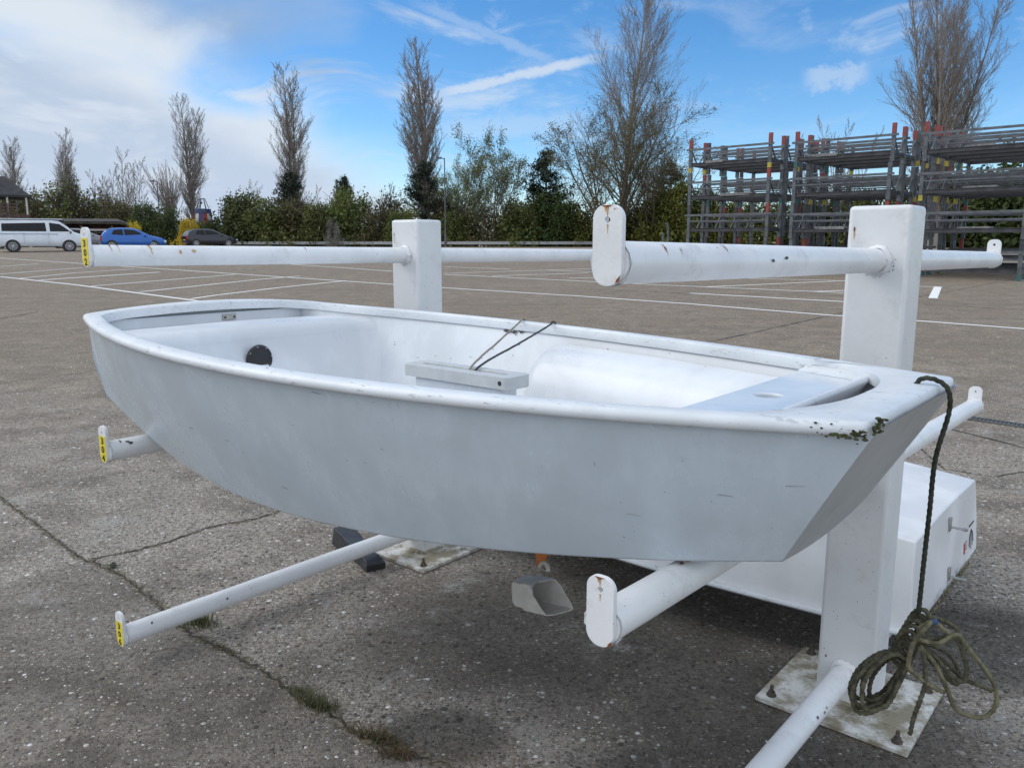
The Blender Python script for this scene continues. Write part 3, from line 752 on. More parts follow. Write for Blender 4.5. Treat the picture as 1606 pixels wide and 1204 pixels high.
cp_.cur = 2; cp_.tube([(1.608, -.0495, zz(1.089)), (1.608, -.0512, zz(1.089))], .0065, 14)
cp_.build('case_cap', [M['cap'], plain('slot_liner', (.42, .34, .26), .7), M['black']], case, None, .007, 2)
# mast thwart with mast hole, raised lip
mb = MB(); N = 40; ho = []; hi_ = []
for i in range(N):
    a = 2*PI*i/N+.01; cx_, cy_ = math.cos(a), math.sin(a)
    k = min(.085/max(1e-6, abs(cx_)), .40/max(1e-6, abs(cy_))); ho.append(Vector((2.33+cx_*k, cy_*k, zz(1.102)))); hi_.append(Vector((2.322+.028*cx_, .028*cy_, zz(1.102))))
for q in ((2.415, .40), (2.245, .40), (2.245, -.40), (2.415, -.40)):
    j = min(range(N), key=lambda i: (ho[i].x-q[0])**2+(ho[i].y-q[1])**2); ho[j].x, ho[j].y = q
for p in ho: p.y = max(-1, min(1, p.y/.40))*(h.hb(p.x)-.062)
mb.ringplate(ho, hi_, (0, 0, .036)); th_ = mb.build('mast_thwart', M['thwart'], boat, None, .004, 2)
mb = MB(); rows = []
path = []
ya = h.hb(2.19)-.058
for i in range(9): path.append((2.25+.115*i/8, h.hb(2.25+.115*i/8)-.064))
for i in range(1, 7): a = PI/2*i/6; path.append((2.365+.055*math.sin(a), h.hb(2.365)-.064-.05*(1-math.cos(a))))
y_end = path[-1][1]; path += [(2.422, y_end*(1-i/6)) for i in range(1, 7)]
path = path + [(x, -y) for x, y in path[::-1][1:]]
for k, (x, y) in enumerate(path):
    a, b_ = path[max(k-1, 0)], path[min(k+1, len(path)-1)]; d = Vector((b_[0]-a[0], b_[1]-a[1], 0)).normalized(); nr = Vector((-d.y, d.x, 0))
    if nr.dot(Vector((x-2.31, y, 0))) < 0: nr = -nr
    ez = h.zs(min(x, 2.36))-.010; rows.append([Vector((x, y, zz(1.1385)))-nr*.022, Vector((x, y, zz(1.143)))-nr*.012, Vector((x, y, ez-.012)), Vector((x, y, ez-.004))+nr*.008, Vector((x, y, ez-.005))+nr*.014, Vector((x, y, ez-.014))+nr*.018, Vector((x, y, zz(1.10)))-nr*.012])
mb.grid(rows); mb.build('thwart_lip', M['rail'], th_, 60)
# moss on the battered bow corner
rnd = random.Random(9); mb = MB()
for i in range(130):
    t = abs(rnd.gauss(0, .28)); x = h.L-.010-.12*t; y = -(h.hb(min(x, h.L))-.003); z_ = h.zs(x)-.017-rnd.gauss(0, .005)
    if rnd.random() < .45: x = h.L-.003; y = -(h.hb(h.L)-.008-.05*abs(rnd.gauss(0, .5))); z_ = h.zs(h.L)-.010-rnd.gauss(0, .006)
    r_ = rnd.uniform(.0012, .0042)/(1+t); mb.sphere((x, y, z_), (r_*1.5, r_*.8, r_*.8), 6, 4)
mb.build('moss_patch', M['moss'], boat, 60)

# upturned white dinghy on the lower rear arms
h2 = Hull(2.45, [.54, .61, .63, .54, .36], [0, -.02, -.02], [.47, .52, .53, .45, .25], [-.315, -.36, -.375, -.34, -.25], .02, .16, .0)
b2 = L0 + U*2.125 + V*-.745; b2.z = .16
ob = empty('dinghy', b2, 0, 'white dinghy lying upside down behind the nearer rack post', 'boat')
# stern at the right: local x runs towards -U, z flipped (rotation by pi about the local y axis)
ob.rotation_euler = Matrix(((-U.x, -V.x, 0), (-U.y, -V.y, 0), (0, 0, -1))).to_euler()
outer_hull(h2, ob, M['whitehull'])
gunwale(h2, ob, M['rail'], [(None, -.03), (None, -.004), (-.5, 0), (0, 0), (.012, -.002), (.017, -.010), (.014, -.018), (.0, -.021), (-.3, -.012), (-.9, -.02)], (.06, .06, .1, .1, .13))
rnd = random.Random(14); q = MB()
for i in range(170):
    y = rnd.uniform(-.42, .30); r_ = rnd.uniform(.002, .006); q.sphere((-.012-rnd.random()*.006, y, -.006-abs(rnd.gauss(0, .010))), (r_*.6, r_*2.2, r_), 6, 4)
q.build('moss_patch', plain('brown_moss', (.13, .11, .065), .95, var=.6, scale=60), ob, 60)
def gudgeon(z):
    x = .02*(-z/.315)
    q = MB(); q.box((x-.004, 0, z), (.004, .012, .026)); q.box((x-.030, 0, z+.010), (.028, .009, .002)); q.tube([(x-.055, 0, z+.006), (x-.055, 0, z+.014)], .010, 12); q.build('gudgeon', M['steel'], ob, 40, .001, 1)
gudgeon(-.25); gudgeon(-.055)
# stickers on its transom: a dark palm-like emblem with a small word above, and a red block with grey lettering (upside down with the boat)
st = MB()
def sxx(z): return .02*(-z-.012)/.303 - .0012
yl = .40
def sq(y0, z0, y1, z1, w):
    st.bar((sxx(z0), y0, z0), (sxx(z1), y1, z1), .0012, w, up=(0, -(z1-z0), (y1-y0)))
for k in range(5):
    a = -1.15+2.3*k/4; p0 = (yl, -.120); p1 = (yl+.030*math.sin(a), -.120+.012+.006*abs(a)); p2 = (yl+.046*math.sin(a), -.120+.085-.02*abs(a))
    sq(*p0, *p1, .0032); sq(*p1, *p2, .0025)
for k in range(8): sq(yl-.045+.012*k, -.142, yl-.038+.012*k, -.146+.004*(k % 2), .007)
st.build('sticker', M['black'], ob); st = MB(); sq(yl-.125, -.095, yl-.125, -.050, .022)
st.cur = 1
for k in range(3): sq(yl-.105, -.092+.014*k, yl-.080, -.092+.014*k, .007)
st.build('sticker', [plain('red_print', (.48, .06, .08), .5), plain('grey_print', (.30, .31, .33), .5)], ob)

# ------------------------------------------------------------------ ropes, bailer, small things under the boat
def Bpt(x, y, z): return bl + U*x + V*y + Z*(z-bl.z)      # y > 0 towards the viewer
rp = empty('mooring_rope', Bpt(2.60, -.145, 1.20), 0, 'dark green rope hanging over the dinghy bow down to a tied coil', 'rope')
def RL(p): return Vector(p)-rp.location
top = Bpt(2.545, -.145, 1.190)
depthY = Bpt(2.64, -.145, 1).y
def cpx(x, y, dy=0.0): return RL(atY(x, y, depthY+dy))
ox = Bpt(2.642, -.150, 1.16)
line = [RL(Bpt(2.552, -.142, 1.125)), RL(Bpt(2.560, -.142, 1.148)), RL(Bpt(2.568, -.142, 1.165)), RL(Bpt(2.580, -.144, 1.182)), RL(Bpt(2.605, -.147, 1.182)), RL(Bpt(2.628, -.148, 1.165)), RL(Bpt(2.634, -.149, 1.12))]
line += [cpx(1467, 720), cpx(1458, 800), cpx(1449, 880), cpx(1440, 965), cpx(1437, 1000)]
mb = MB(); mb.tube(catmull(line, 26), .0048, 12, True, 3, .042, .12); mb.build('hanging_line', M['ropedark'], rp, 80)
def loop(pts, name, mat, r=.0045, closed=False, n=22):
    P = [cpx(*p) for p in pts]
    if closed: P.append(P[0])
    mb = MB(); mb.tube(catmull(P, n), r, 12, True, 3, .036, .15); mb.build(name, mat, rp, 80)
rnd = random.Random(21)
# wrapped neck
wr = []
for k in range(60):
    t = k/59; a = t*2*PI*5; cx_ = 1415+t*26; cy_ = 1020-t*42
    wr.append((cx_+19*math.cos(a)*.9, cy_+24*math.sin(a)-6*math.cos(a), -.018*math.sin(a+1.2)))
loop(wr, 'rope_wrap', M['rope'], .0047, n=6)
# left hanging loops
for k, (rx, ry, cx_, cy_, d) in enumerate(((38, 58, 1376, 1067, 0), (33, 48, 1384, 1062, .012), (44, 62, 1379, 1072, -.01), (28, 52, 1391, 1066, .022), (39, 50, 1374, 1058, .03), (35, 60, 1386, 1070, -.022), (46, 54, 1377, 1064, .016))):
    pts = [(1424+k*1.5, 1026, d)]
    for i in range(13):
        a = R(-50-265*i/12); ex = rx*math.cos(a)*(.95+.05*math.sin(3*a)); ey = -ry*math.sin(a)*.72
        pts.append((cx_+ex+ey*-.30, cy_+ey+ex*-.28, d+.010*math.sin(a)))
    pts.append((1428+k*1.2, 1030, d-.004)); loop(pts, 'rope_loop', M['rope'])
# right hand sprawling loops
loop([(1432,1005,-.02),(1470,1000,-.02),(1500,1003,-.02),(1512,1030,-.02),(1516,1050,-.02),(1510,1068,-.02),(1490,1058,-.02),(1465,1028,-.02),(1440,1012,-.015)], 'rope_loop', M['rope'])
loop([(1435,1000,-.03),(1470,1008,-.03),(1500,995,-.03),(1520,1018,-.03),(1545,1050,-.03),(1560,1076,-.03),(1562,1104,-.03),(1545,1123,-.03),(1520,1122,-.03),(1498,1110,-.03),(1487,1085,-.03),(1476,1060,-.03),(1466,1040,-.03),(1442,1012,-.025)], 'rope_loop', M['ropepale'])
loop([(1434,1008,.02),(1462,1012,.02),(1492,1030,.02),(1505,1060,.02),(1498,1072,.02),(1474,1052,.02),(1448,1022,.01)], 'rope_loop', M['rope'])
loop([(1430,1010,.0),(1455,1018,.0),(1485,1040,.0),(1508,1062,.0),(1530,1072,.0),(1556,1082,0)], 'rope_loop', M['rope'])
loop([(1440,975,.01),(1462,968,.01),(1490,978,.01),(1502,992,.0),(1475,1000,-.01),(1445,1008,-.01)], 'rope_loop', M['rope'])
loop([(1440,985,-.03),(1462,975,-.03),(1478,985,-.03),(1492,998,-.02),(1465,1008,-.01),(1442,1004,0)], 'rope_loop', M['ropepale'])
loop([(1438,1018,-.04),(1446,1020,-.04),(1451,1045,-.04),(1450,1075,-.04),(1442,1100,-.04),(1433,1125,-.04),(1427,1151,-.04)], 'rope_tail', M['rope'])
loop([(1462,974,-.03),(1448,988,-.045),(1434,1005,-.045),(1427,1025,-.045),(1425,1045,-.045),(1436,1058,-.04),(1450,1068,-.04),(1468,1080,-.04),(1480,1085,-.035)], 'rope_tail', M['ropepale'])
tp = MB(); tp.tube([cpx(1462, 975, -.031), cpx(1469, 974, -.031)], .0058, 12); tp.build('tape_whipping', M['tape'], rp, 60)

cdr = empty('cord', Bpt(1.44, 0, 1.12), 0, 'pair of thin cords from the slotted centre case to the far gunwale', 'cord')
def CL(p): return Vector(p)-cdr.location
for nm, mat, pts in (('pale_cord', M['cordpale'], [(1.45, 0, 1.07), (1.45, -.005, 1.112), (1.30, -.30, 1.150), (1.17, -.555, 1.182), (1.150, -.585, 1.184), (1.135, -.61, 1.186), (1.12, -.642, 1.178), (1.12, -.652, 1.150)]),
                     ('dark_cord', M['corddark'], [(1.475, 0, 1.07), (1.475, -.005, 1.112), (1.385, -.30, 1.148), (1.305, -.555, 1.180), (1.290, -.58, 1.183), (1.278, -.605, 1.185), (1.262, -.640, 1.177), (1.262, -.650, 1.150)])):
    mb = MB(); mb.tube(catmull([CL(Bpt(*p)) for p in pts], 10), .0032, 8, True, 3, .014, .18); mb.build(nm, mat, cdr, 80)
# bailer hanging through the slot
bp = L0 + U*1.43 + V*.9; bp.z = .60
bY = bp.y
ba = empty('bailer', bp, 0, 'cut plastic bottle bailer hanging on a string under the dinghy', 'bailer')
def BL(x, y, dy=0.0): return atY(x, y, bY+dy)-Vector(bp)
# a cut jug: rounded square tube, narrow bottom at the left, open mouth at the right towards the viewer
secs = []
ax = Vector((.80, -.58, .06)).normalized(); sz = Vector((-.05, .05, 1)).normalized(); sx_ = ax.cross(sz).normalized(); sz = sx_.cross(ax)
c0 = BL(812, 924, .045)
for s_, w, hh_, ex in ((0, .036, .040, 9), (.012, .045, .050, 8), (.034, .046, .050, 8), (.046, .050, .056, 8), (.080, .051, .056, 8), (.112, .051, .054, 8)):
    ring = []
    for i in range(28):
        a = 2*PI*i/28+PI/28; ca, sa = math.cos(a), math.sin(a); k = (abs(ca)**ex+abs(sa)**ex)**(-1/ex)
        sh = (-sa*k*.030 - ca*k*.022) if s_ > .1 else 0
        ring.append(c0 + ax*(s_+sh) + sx_*ca*k*w*.80 + sz*sa*k*hh_*.74)
    secs.append(ring)
mb = MB(); mb.grid(secs, True); mb.add(secs[0], [tuple(range(28))])
cen = [sum(q, Vector())/28 for q in secs]
inn = [[p+(cen[j]-p)*.05 + (ax*.003 if j == 0 else Vector()) for p in secs[j]] for j in (5, 4, 3, 2, 1, 0)]
mb.grid([secs[5]]+inn, True); mb.add(inn[-1], [tuple(range(28))])
mb.build('bottle', M['bailer'], ba, 38)
mb = MB(); mb.tube(catmull([BL(846, 888), BL(852, 882, -.01), BL(858, 886, -.02), BL(860, 896, -.03)], 6), .006, 8); mb.build('handle', M['bailer'], ba, 60)
mb = MB(); mb.tube([BL(860, 894, -.03), BL(861.5, 870), Bpt(1.45, 0, .80)-Vector(bp)], .0014, 6); mb.build('string', M['cordpale'], ba, 60)
os_ = empty('plastic_strip', bp+Vector((0, .03, .1)), 0, 'orange tapered plastic strip hanging under the dinghy above the bailer', 'strip')
mb = MB(); q = [atY(x, y, bY+.03)-os_.location for x, y in ((837, 845), (864, 845), (856, 886), (842, 888))]; mb.prism(q, (0, .006, 0)); mb.build('blade', M['orange'], os_, None, .002, 1)
os2 = MB(); a_ = (q[0]+q[1])/2; os2.tube([a_+Vector((0, .003, -.005)), a_+Vector((0, .003, .06))], .003, 8); os2.build('lanyard', M['cordpale'], os_, 60)
# black block beside the left base plate
bk = empty('rubber_block', gpx(585, 880), ANG-.62, 'dark wedge shaped block end on the ground beside the farther base plate', 'block')
mb = MB()
A_, B_ = gpx(588, 893), gpx(530, 842); d = (B_-A_); ln = d.length; d.normalize(); bk.location = A_; bk.rotation_euler = (0, 0, math.atan2(d.y, d.x))
sec = lambda x, w, z: [Vector((x, -w, .001)), Vector((x, w, .001)), Vector((x, w*.8, z)), Vector((x, -w*.8, z))]
mb.grid([sec(-.012, .044, .030), sec(-.006, .048, .042), sec(.05, .048, .050), sec(.052, .042, .046), sec(.40, .060, .085)], True)
s0 = sec(-.012, .044, .030); mb.add(s0, [(0, 1, 2, 3)]); s1 = sec(.40, .06, .085); mb.add(s1, [(0, 1, 2, 3)])
mb.build('block_body', M['rubber'], bk, None, .005, 2)
mb = MB(); mb.box((-.004, 0, .021), (.012, .046, .014)); mb.build('end_foot', M['blackplastic'], bk, None, .004, 2)

# ------------------------------------------------------------------ stacked steel stillages
def stillmat(name, col, var=.3):
    return plain(name, col, .6, .25, var, 3.5)
M['still'] = stillmat('grey_steel_frame', (.115, .125, .138)); M['stilldark'] = stillmat('dark_steel_beam', (.060, .062, .068))
M['red'] = plain('red_band', (.25, .05, .042), .6, var=.2); M['teal'] = plain('teal_band', (.03, .12, .115), .6, var=.2); M['yel'] = plain('yellow_band', (.42, .35, .05), .6, var=.2)
M['plank'] = plain('grey_plank', (.20, .20, .20), .8, var=.3)
SW, SD, SH = 2.75, 1.10, 1.20
def make_stillage():
    root = empty('stillage')
    for x in (0, SW):
        for y in (0, SD):
            p = MB(); p.box((x, y, .59), (.05, .05, .59)); pc = p.build('upright', M['still'], root)
            q = MB(); q.box((x, y, 1.03), (.053, .053, .155)); q.build('paint_band', M['red'], pc)
            q = MB(); q.box((x, y, .09), (.053, .053, .085)); q.build('foot_band', M['teal'], pc)
    for y, o in ((0, -.06), (SD, .06)):
        p = MB(); p.box((SW/2, y+o, .82), (SW/2+.14, .010, .038)); p.build('top_rail', M['still'], root)
        p = MB()
        for dz, hh, w in ((-.055, .007, .034), (.055, .007, .034), (0, .055, .006)): p.box((SW/2, y, .28+dz), (SW/2-.05, w, hh))
        p.build('beam', M['stilldark'], root)
        p = MB(); p.box((SW/2, y+o*.6, .60), (SW/2+.02, .012, .022)); p.build('mid_rail', M['still'], root)
    for x in (0, SW):
        p = MB(); p.box((x, SD/2, .28), (.025, SD/2-.05, .055)); p.build('end_beam', M['stilldark'], root)
        p = MB(); p.bar((x, .05, .80), (x, SD*.42, .36), .035, .04); p.bar((x, SD-.05, .80), (x, SD*.58, .36), .035, .04); p.build('brace', M['still'], root)
    return root
proto = make_stillage()
fa = atY(1076, 385, 31.0); fb = atY(1606, 385, 23.6)
sd = Vector((fb.x-fa.x, fb.y-fa.y, 0)); sln = sd.length; sd.normalize(); sn = Vector((-sd.y, sd.x, 0)); srz = math.atan2(sd.y, sd.x)
rnd = random.Random(2); first = True
bands = ['red', 'teal', 'yel']
def srow(px):                                      # distance along the row at a picture column
    lo, hi = -2.0, 14.0
    for _ in range(50):
        m = (lo+hi)/2; q = fa+sd*m; k = CX+F*q.x/(q.y*cp+(H-1.2)*sp)
        if k < px: lo = m
        else: hi = m
    return lo
spans = [(srow(1076), srow(1197)), (srow(1239), srow(1386)), (srow(1436), srow(1603))]
starts = [q[0] for q in spans]; print('SPANS', spans)                  # three stacks along the row
names_ = ('left hand', 'middle', 'right hand'); rows_ = ('front row', 'second row', 'third row', 'back row'); tiers = ('bottom', 'second', 'third', 'top')
for si, s0_ in enumerate(starts):
    for r_ in range(4):
        base = Vector((fa.x, fa.y, 0))+sd*(s0_+rnd.uniform(-.05, .05))+sn*(r_*1.45+rnd.uniform(-.05, .08))
        zb = gz(base.y-.6)-.03
        for t in range(4):
            o = proto if first else copy_tree(proto); first = False
            o.location = (base.x+rnd.uniform(-.03, .03), base.y+rnd.uniform(-.03, .03), zb+t*SH); o.rotation_euler = (0, 0, srz+rnd.uniform(-.012, .012)); o.scale.x = (spans[si][1]-spans[si][0])/SW
            o['label'] = 'grey steel stillage, %s tier of the %s stack, %s' % (tiers[t], names_[si], rows_[r_]); o['category'] = 'stillage'; o['group'] = 'stacked steel stillages'
            up = [c for c in KIDS[o.name] if c.name.startswith('upright')]
            for u_ in up:
                for bnd in KIDS[u_.name]:
                    w = rnd.random()
                    if bnd.name.startswith('paint_band'): m = 'red' if (t == 3 and (r_ == 0 or w < .6) or w < .2) else ('still' if w < .8 else 'stilldark')
                    else: m = 'still' if t and w < .55 else ('teal' if w < .75 else 'yel') if t in (0, 2, 3) else 'still'
                    bnd.material_slots[0].link = 'OBJECT'; bnd.material_slots[0].material = M[m]
rnd = random.Random(8); stp = ('short grey plank laid on the %s tier beam of the %s stack')
for k_, (si, t, x, ln, w) in enumerate(((0, 3, 1.0, .35, .12), (0, 0, 1.6, .35, .10), (2, 3, 1.5, .4, .12), (2, 2, 1.6, .45, .12), (2, 1, 1.55, .45, .12), (1, 1, 1.3, .5, .12), (0, 2, 1.9, .6, .1), (1, 3, .9, .5, .1))):
    b = Vector((fa.x, fa.y, 0))+sd*(starts[si]+x)+sn*.25; o = empty('plank', (b.x, b.y, gz(b.y)-.1+t*SH+.355+.065), srz+rnd.uniform(-.1, .1), stp % (tiers[t], names_[si]), 'plank', 'planks lying in the stillages')
    q = MB(); q.box((0, 0, 0), (ln, .22, .05))
    q.build('board', M['plank'], o, None, .006, 1); q = MB(); q.box((0, 0, -.057), (ln*.9, .03, .006)); q.build('batten', M['stilldark'], o)
for k_, (px, yt, D, lab) in enumerate(((1040, 365, 36, 'short grey steel post before the hedge, left of the stillages'), (1048, 349, 37, 'taller pale post with bent top, left of the stillages'))):
    a = atY(px, yt, D); o = empty('marker_post', (a.x, a.y, gz(a.y)), 0, lab, 'post')
    q = MB(); hgt = a.z-gz(a.y); q.tube([(0, 0, 0), (0, 0, hgt)] if k_ == 0 else [(0, 0, 0), (.02, 0, hgt*.5), (.0, 0, hgt*.92), (-.09, 0, hgt)], .045, 10); q.build('shaft', M['still'], o, 50)
    q = MB(); q.tube([(0, 0, 0), (0, 0, .06)], .08, 10); q.build('footing', M['stilldark'], o, 50)

# ------------------------------------------------------------------ vehicles
M['glass'] = plain('car_glass', (.006, .008, .010), .12, var=.1, spec=.3); M['tyre'] = plain('tyre', (.015, .015, .016), .85); M['alloy'] = plain('alloy', (.42, .43, .45), .35, .7)
M['tail'] = plain('tail_light', (.35, .02, .02), .25); M['headlamp'] = plain('headlamp', (.55, .58, .60), .15); M['trim'] = plain('black_trim', (.018, .018, .02), .5); M['plateY'] = plain('rear_plate', (.62, .48, .06), .5)
def vehicle(label, cat, loc, rz, W, st, paint, wheels, wr, side, ws, rw, name='parked_car', belt=None, extra=None):
    """x forward from the rear bumper; st rows: x, z_bottom, z_belt, z_roof, half width low, half width at roof"""
    root = empty(name, loc, rz, label, cat)
    def col(k, x): return float(np.interp(x, [r[0] for r in st], [r[k] for r in st]))
    mb = MB(); rows = []
    for r in st:
        x, zb, zl, zr, hw, hr = r
        half = [(hw*.90, zb), (hw*.985, zb+.10), (hw, zb+.28), (hw*.995, (zb+.28+zl)/2), (hw*.965, zl), (hw*.965+(hr-hw*.965)*.55, zl+(zr-zl)*.6), (hr, zl+(zr-zl)*.90), (hr*.86, zr-.015), (hr*.45, zr)]
        rows.append([Vector((x, y, z)) for y, z in half]+[Vector((x, -y, z)) for y, z in half[::-1]])
    mb.grid(rows, True); mb.add(rows[0], [tuple(range(len(rows[0])))]); mb.add(rows[-1], [tuple(range(len(rows[0])))])
    body = mb.build('body', paint, root, 38)
    def ys(x, z, sg):
        zl, zr, hw, hr = col(2, x), col(3, x), col(4, x), col(5, x); t = min(1, max(0, (z-zl)/max(.01, zr-zl)))
        w = hw*.965
        if z <= zl: y = w+(hw*.03)*min(1, (zl-z)/.3)
        else: y = w+(hr-w)*min(1, t*.55/.6 if t < .6 else .55+(t-.6)*.45/.3)
        return sg*(y+.008)
    def pane(nm, poly, mat):
        z0, z1 = min(p[1] for p in poly), max(p[1] for p in poly); rows = []
        for i in range(9):
            z = z0+.001+(z1-z0-.002)*i/8; xs = []
            for (xa, za), (xb, zb) in zip(poly, poly[1:]+poly[:1]):
                if (za-z)*(zb-z) < 0: xs.append(xa+(xb-xa)*(z-za)/(zb-za))
            rows.append((z, min(xs), max(xs)))
        for sg in (1, -1):
            q = MB(); q.grid([[Vector((x0+(x1-x0)*k/8, ys(x0+(x1-x0)*k/8, z, sg)+sg*.006, z)) for k in range(9)] for z, x0, x1 in rows]); q.build(nm, mat, root, fixn=False)
    for p in side: pane('side_window', p, M['glass'])
    for poly, nm in ((ws, 'windscreen'), (rw, 'rear_window')):
        if poly:
            q = MB(); rr = []
            for x, z in poly:
                w = abs(ys(x, z, 1))*.90; rr.append([Vector((x+(.016 if nm == 'windscreen' else -.016), w*k, z+.012)) for k in (-1, -.5, 0, .5, 1)])
            q.grid(rr); q.build(nm, M['glass'], root, fixn=False)
    for wx in wheels:
        for sg in (1, -1):
            y = sg*(col(4, wx)-.10)
            q = MB(); q.tube([(wx, sg*(col(4, wx)-.30), wr), (wx, sg*(col(4, wx)+.004), wr)], wr+.055, 24); q.build('wheel_arch', M['trim'], root, 40)
            q = MB(); q.tube([(wx, y-.10, wr), (wx, y-.085, wr), (wx, y+.105, wr), (wx, y+.12, wr)], [wr-.02, wr, wr, wr-.02], 24); tw = q.build('wheel', M['tyre'], root, 40)
            q = MB(); yo = y+sg*.122
            q.tube([(wx, yo-.02, wr), (wx, yo+.004, wr)], [wr*.12, wr*.12], 12)
            for k in range(10):
                a = 2*PI*k/10; q.bar((wx+math.cos(a)*wr*.1, yo, wr+math.sin(a)*wr*.1), (wx+math.cos(a)*wr*.66, yo, wr+math.sin(a)*wr*.66), .035, .012, (0, 1, 0))
            N = 24; q.ringplate([Vector((wx+wr*.70*math.cos(2*PI*k/N), yo, wr+wr*.70*math.sin(2*PI*k/N))) for k in range(N)], [Vector((wx+wr*.62*math.cos(2*PI*k/N), yo, wr+wr*.62*math.sin(2*PI*k/N))) for k in range(N)], (0, sg*.008, 0))
            q.build('rim', M['alloy'], tw, 40)
    x1 = st[-1][0]
    for sg in (1, -1):
        zt = col(2, .15)
        q = MB(); zl_ = min(zt-.12, 1.05); q.box((.03, sg*(col(4, .05)-.06), zl_-.02), (.06, .075, .16)); q.build('tail_light', M['tail'], root, 40, .015, 2)
        q = MB(); q.box((x1-.10, sg*(col(4, x1-.1)-.10), col(3, x1-.1)-.14), (.10, .11, .07)); q.build('headlight', M['headlamp'], root, 40, .02, 2)
        q = MB(); mx = ws[0][0]-.10; q.sphere((mx, sg*(col(4, mx)+.09), col(2, mx)+.07), (.055, .10, .075), 10, 8); q.build('wing_mirror', M['trim'] if cat == 'van' else paint, root, 60)
    q = MB(); q.box((-.004, 0, .62), (.012, .26, .055)); q.build('number_plate', M['plateY'], root)
    q = MB(); q.box((.02, 0, st[0][1]+.10), (.05, st[0][4]*.9, .07)); q.box((x1-.03, 0, st[-1][1]+.10), (.05, st[-1][4]*.9, .07)); q.build('bumper', M['trim'] if cat != 'van' else paint, root, 40, .02, 2)
    if extra: extra(root, col, ys)
    return root
def paintmat(name, c, metal=.3): return plain(name, c, .25, metal, .05, 2, coat=.5)
def faceX(px, D, off=0.0):                        # heading square to the line of sight
    a = atY(px, 385, D); return math.atan2(a.x, a.y)*-1+off
def site(px, D): a = atY(px, 385, D); return Vector((a.x, a.y, gz(a.y)))
# van
def van_extra(root, col, ys):
    q = MB()
    for sg in (1, -1):
        q.bar((.2, sg*(.945), 1.06), (3.35, sg*.952, 1.06), .012, .03)
        for x in (1.55, 2.86): q.bar((x, sg*.955, .5), (x, sg*.945, 1.15), .012, .012)
    q.build('door_trim', plain('van_groove', (.25, .28, .32), .5), root)
    q = MB(); q.box((1.95, 0, 1.955), (1.75, .72, .028)); q.build('roof_panel', VP, root, None, .02, 2)
    q = MB(); q.box((1.95, 0, 1.915), (1.80, .78, .018)); q.build('roof_seal', M['trim'], root)
VP = paintmat('silver_white_van_paint', (.68, .73, .79), .1)
D_ = 50.5; hv = faceX(66, D_); p = site(66, D_); d_ = Vector((math.cos(hv), math.sin(hv), 0))
vehicle('silver white camper van parked side on at the far left', 'van', p-d_*2.45, hv, 1.9,
 [(0, .42, 1.10, 1.70, .86, .74), (.05, .34, 1.12, 1.86, .92, .78), (.25, .32, 1.14, 1.93, .945, .80), (1.6, .32, 1.15, 1.95, .95, .82), (3.1, .32, 1.15, 1.95, .95, .82), (3.45, .32, 1.14, 1.91, .95, .80), (3.9, .32, 1.12, 1.56, .95, .80), (4.22, .32, 1.08, 1.22, .94, .78), (4.6, .34, .98, 1.08, .92, .74), (4.84, .36, .86, .94, .86, .66), (4.92, .40, .70, .80, .78, .58)],
 VP, (.93, 3.93), .335, [[(.42, 1.22), (.44, 1.72), (2.72, 1.74), (2.76, 1.22)], [(2.95, 1.22), (2.93, 1.74), (3.42, 1.72), (3.72, 1.50), (4.05, 1.22)]],
 [(4.16, 1.26), (3.92, 1.54), (3.56, 1.84)], [(.02, 1.3), (.06, 1.7)], 'parked_van', extra=van_extra)
CARST = [(0, .40, .78, .86, .70, .62), (.06, .28, .86, 1.00, .79, .64), (.22, .24, .90, 1.22, .82, .62), (.55, .22, .91, 1.40, .83, .60), (1.1, .22, .91, 1.44, .83, .60), (1.8, .22, .90, 1.43, .83, .60), (2.2, .22, .90, 1.33, .83, .60), (2.75, .22, .89, 1.03, .83, .62), (2.95, .22, .87, .95, .82, .62), (3.5, .24, .74, .82, .78, .58), (3.75, .28, .62, .70, .70, .52), (3.84, .36, .54, .60, .60, .45)]
CARSIDE = [[(.62, .98), (.78, 1.30), (1.28, 1.34), (1.32, .96)], [(1.40, .96), (1.36, 1.34), (1.85, 1.32), (2.12, 1.22), (2.50, .98)]]
def car(label, px, D, col, off=0, scale=1.0, sz=1.0, cat='car'):
    hd = faceX(px, D)+off; p = site(px, D); d = Vector((math.cos(hd), math.sin(hd), 0))
    st = [(r[0]*scale, r[1]*sz, r[2]*sz, r[3]*sz, r[4]*1.02, r[5]*1.04) for r in CARST]
    sdw = [[(x*scale, z*sz) for x, z in q] for q in CARSIDE]
    return vehicle(label, cat, p-d*1.92*scale, hd, 1.68, st, col, (.62*scale, 3.06*scale), .30*sz, sdw, [(2.70*scale, 1.06*sz), (2.22*scale, 1.31*sz)], [(.14*scale, 1.04*sz), (.46*scale, 1.33*sz)])
car('bright blue hatchback seen above the arm numbered 302', 211, 53, paintmat('blue_car_paint', (.012, .11, .42)), .0)
car('grey silver car partly hidden between the van and the blue hatchback', 128, 60, paintmat('grey_car_paint', (.22, .23, .25)), .1, 1.08)
car('dark navy estate car parked before the hedge, seen from its rear corner', 330, 73, paintmat('navy_car_paint', (.022, .024, .036)), .35, 1.18, 1.12)
car('dark red car mostly cut off at the left edge behind the van', -32, 56, paintmat('red_car_paint', (.28, .02, .02)), .0)

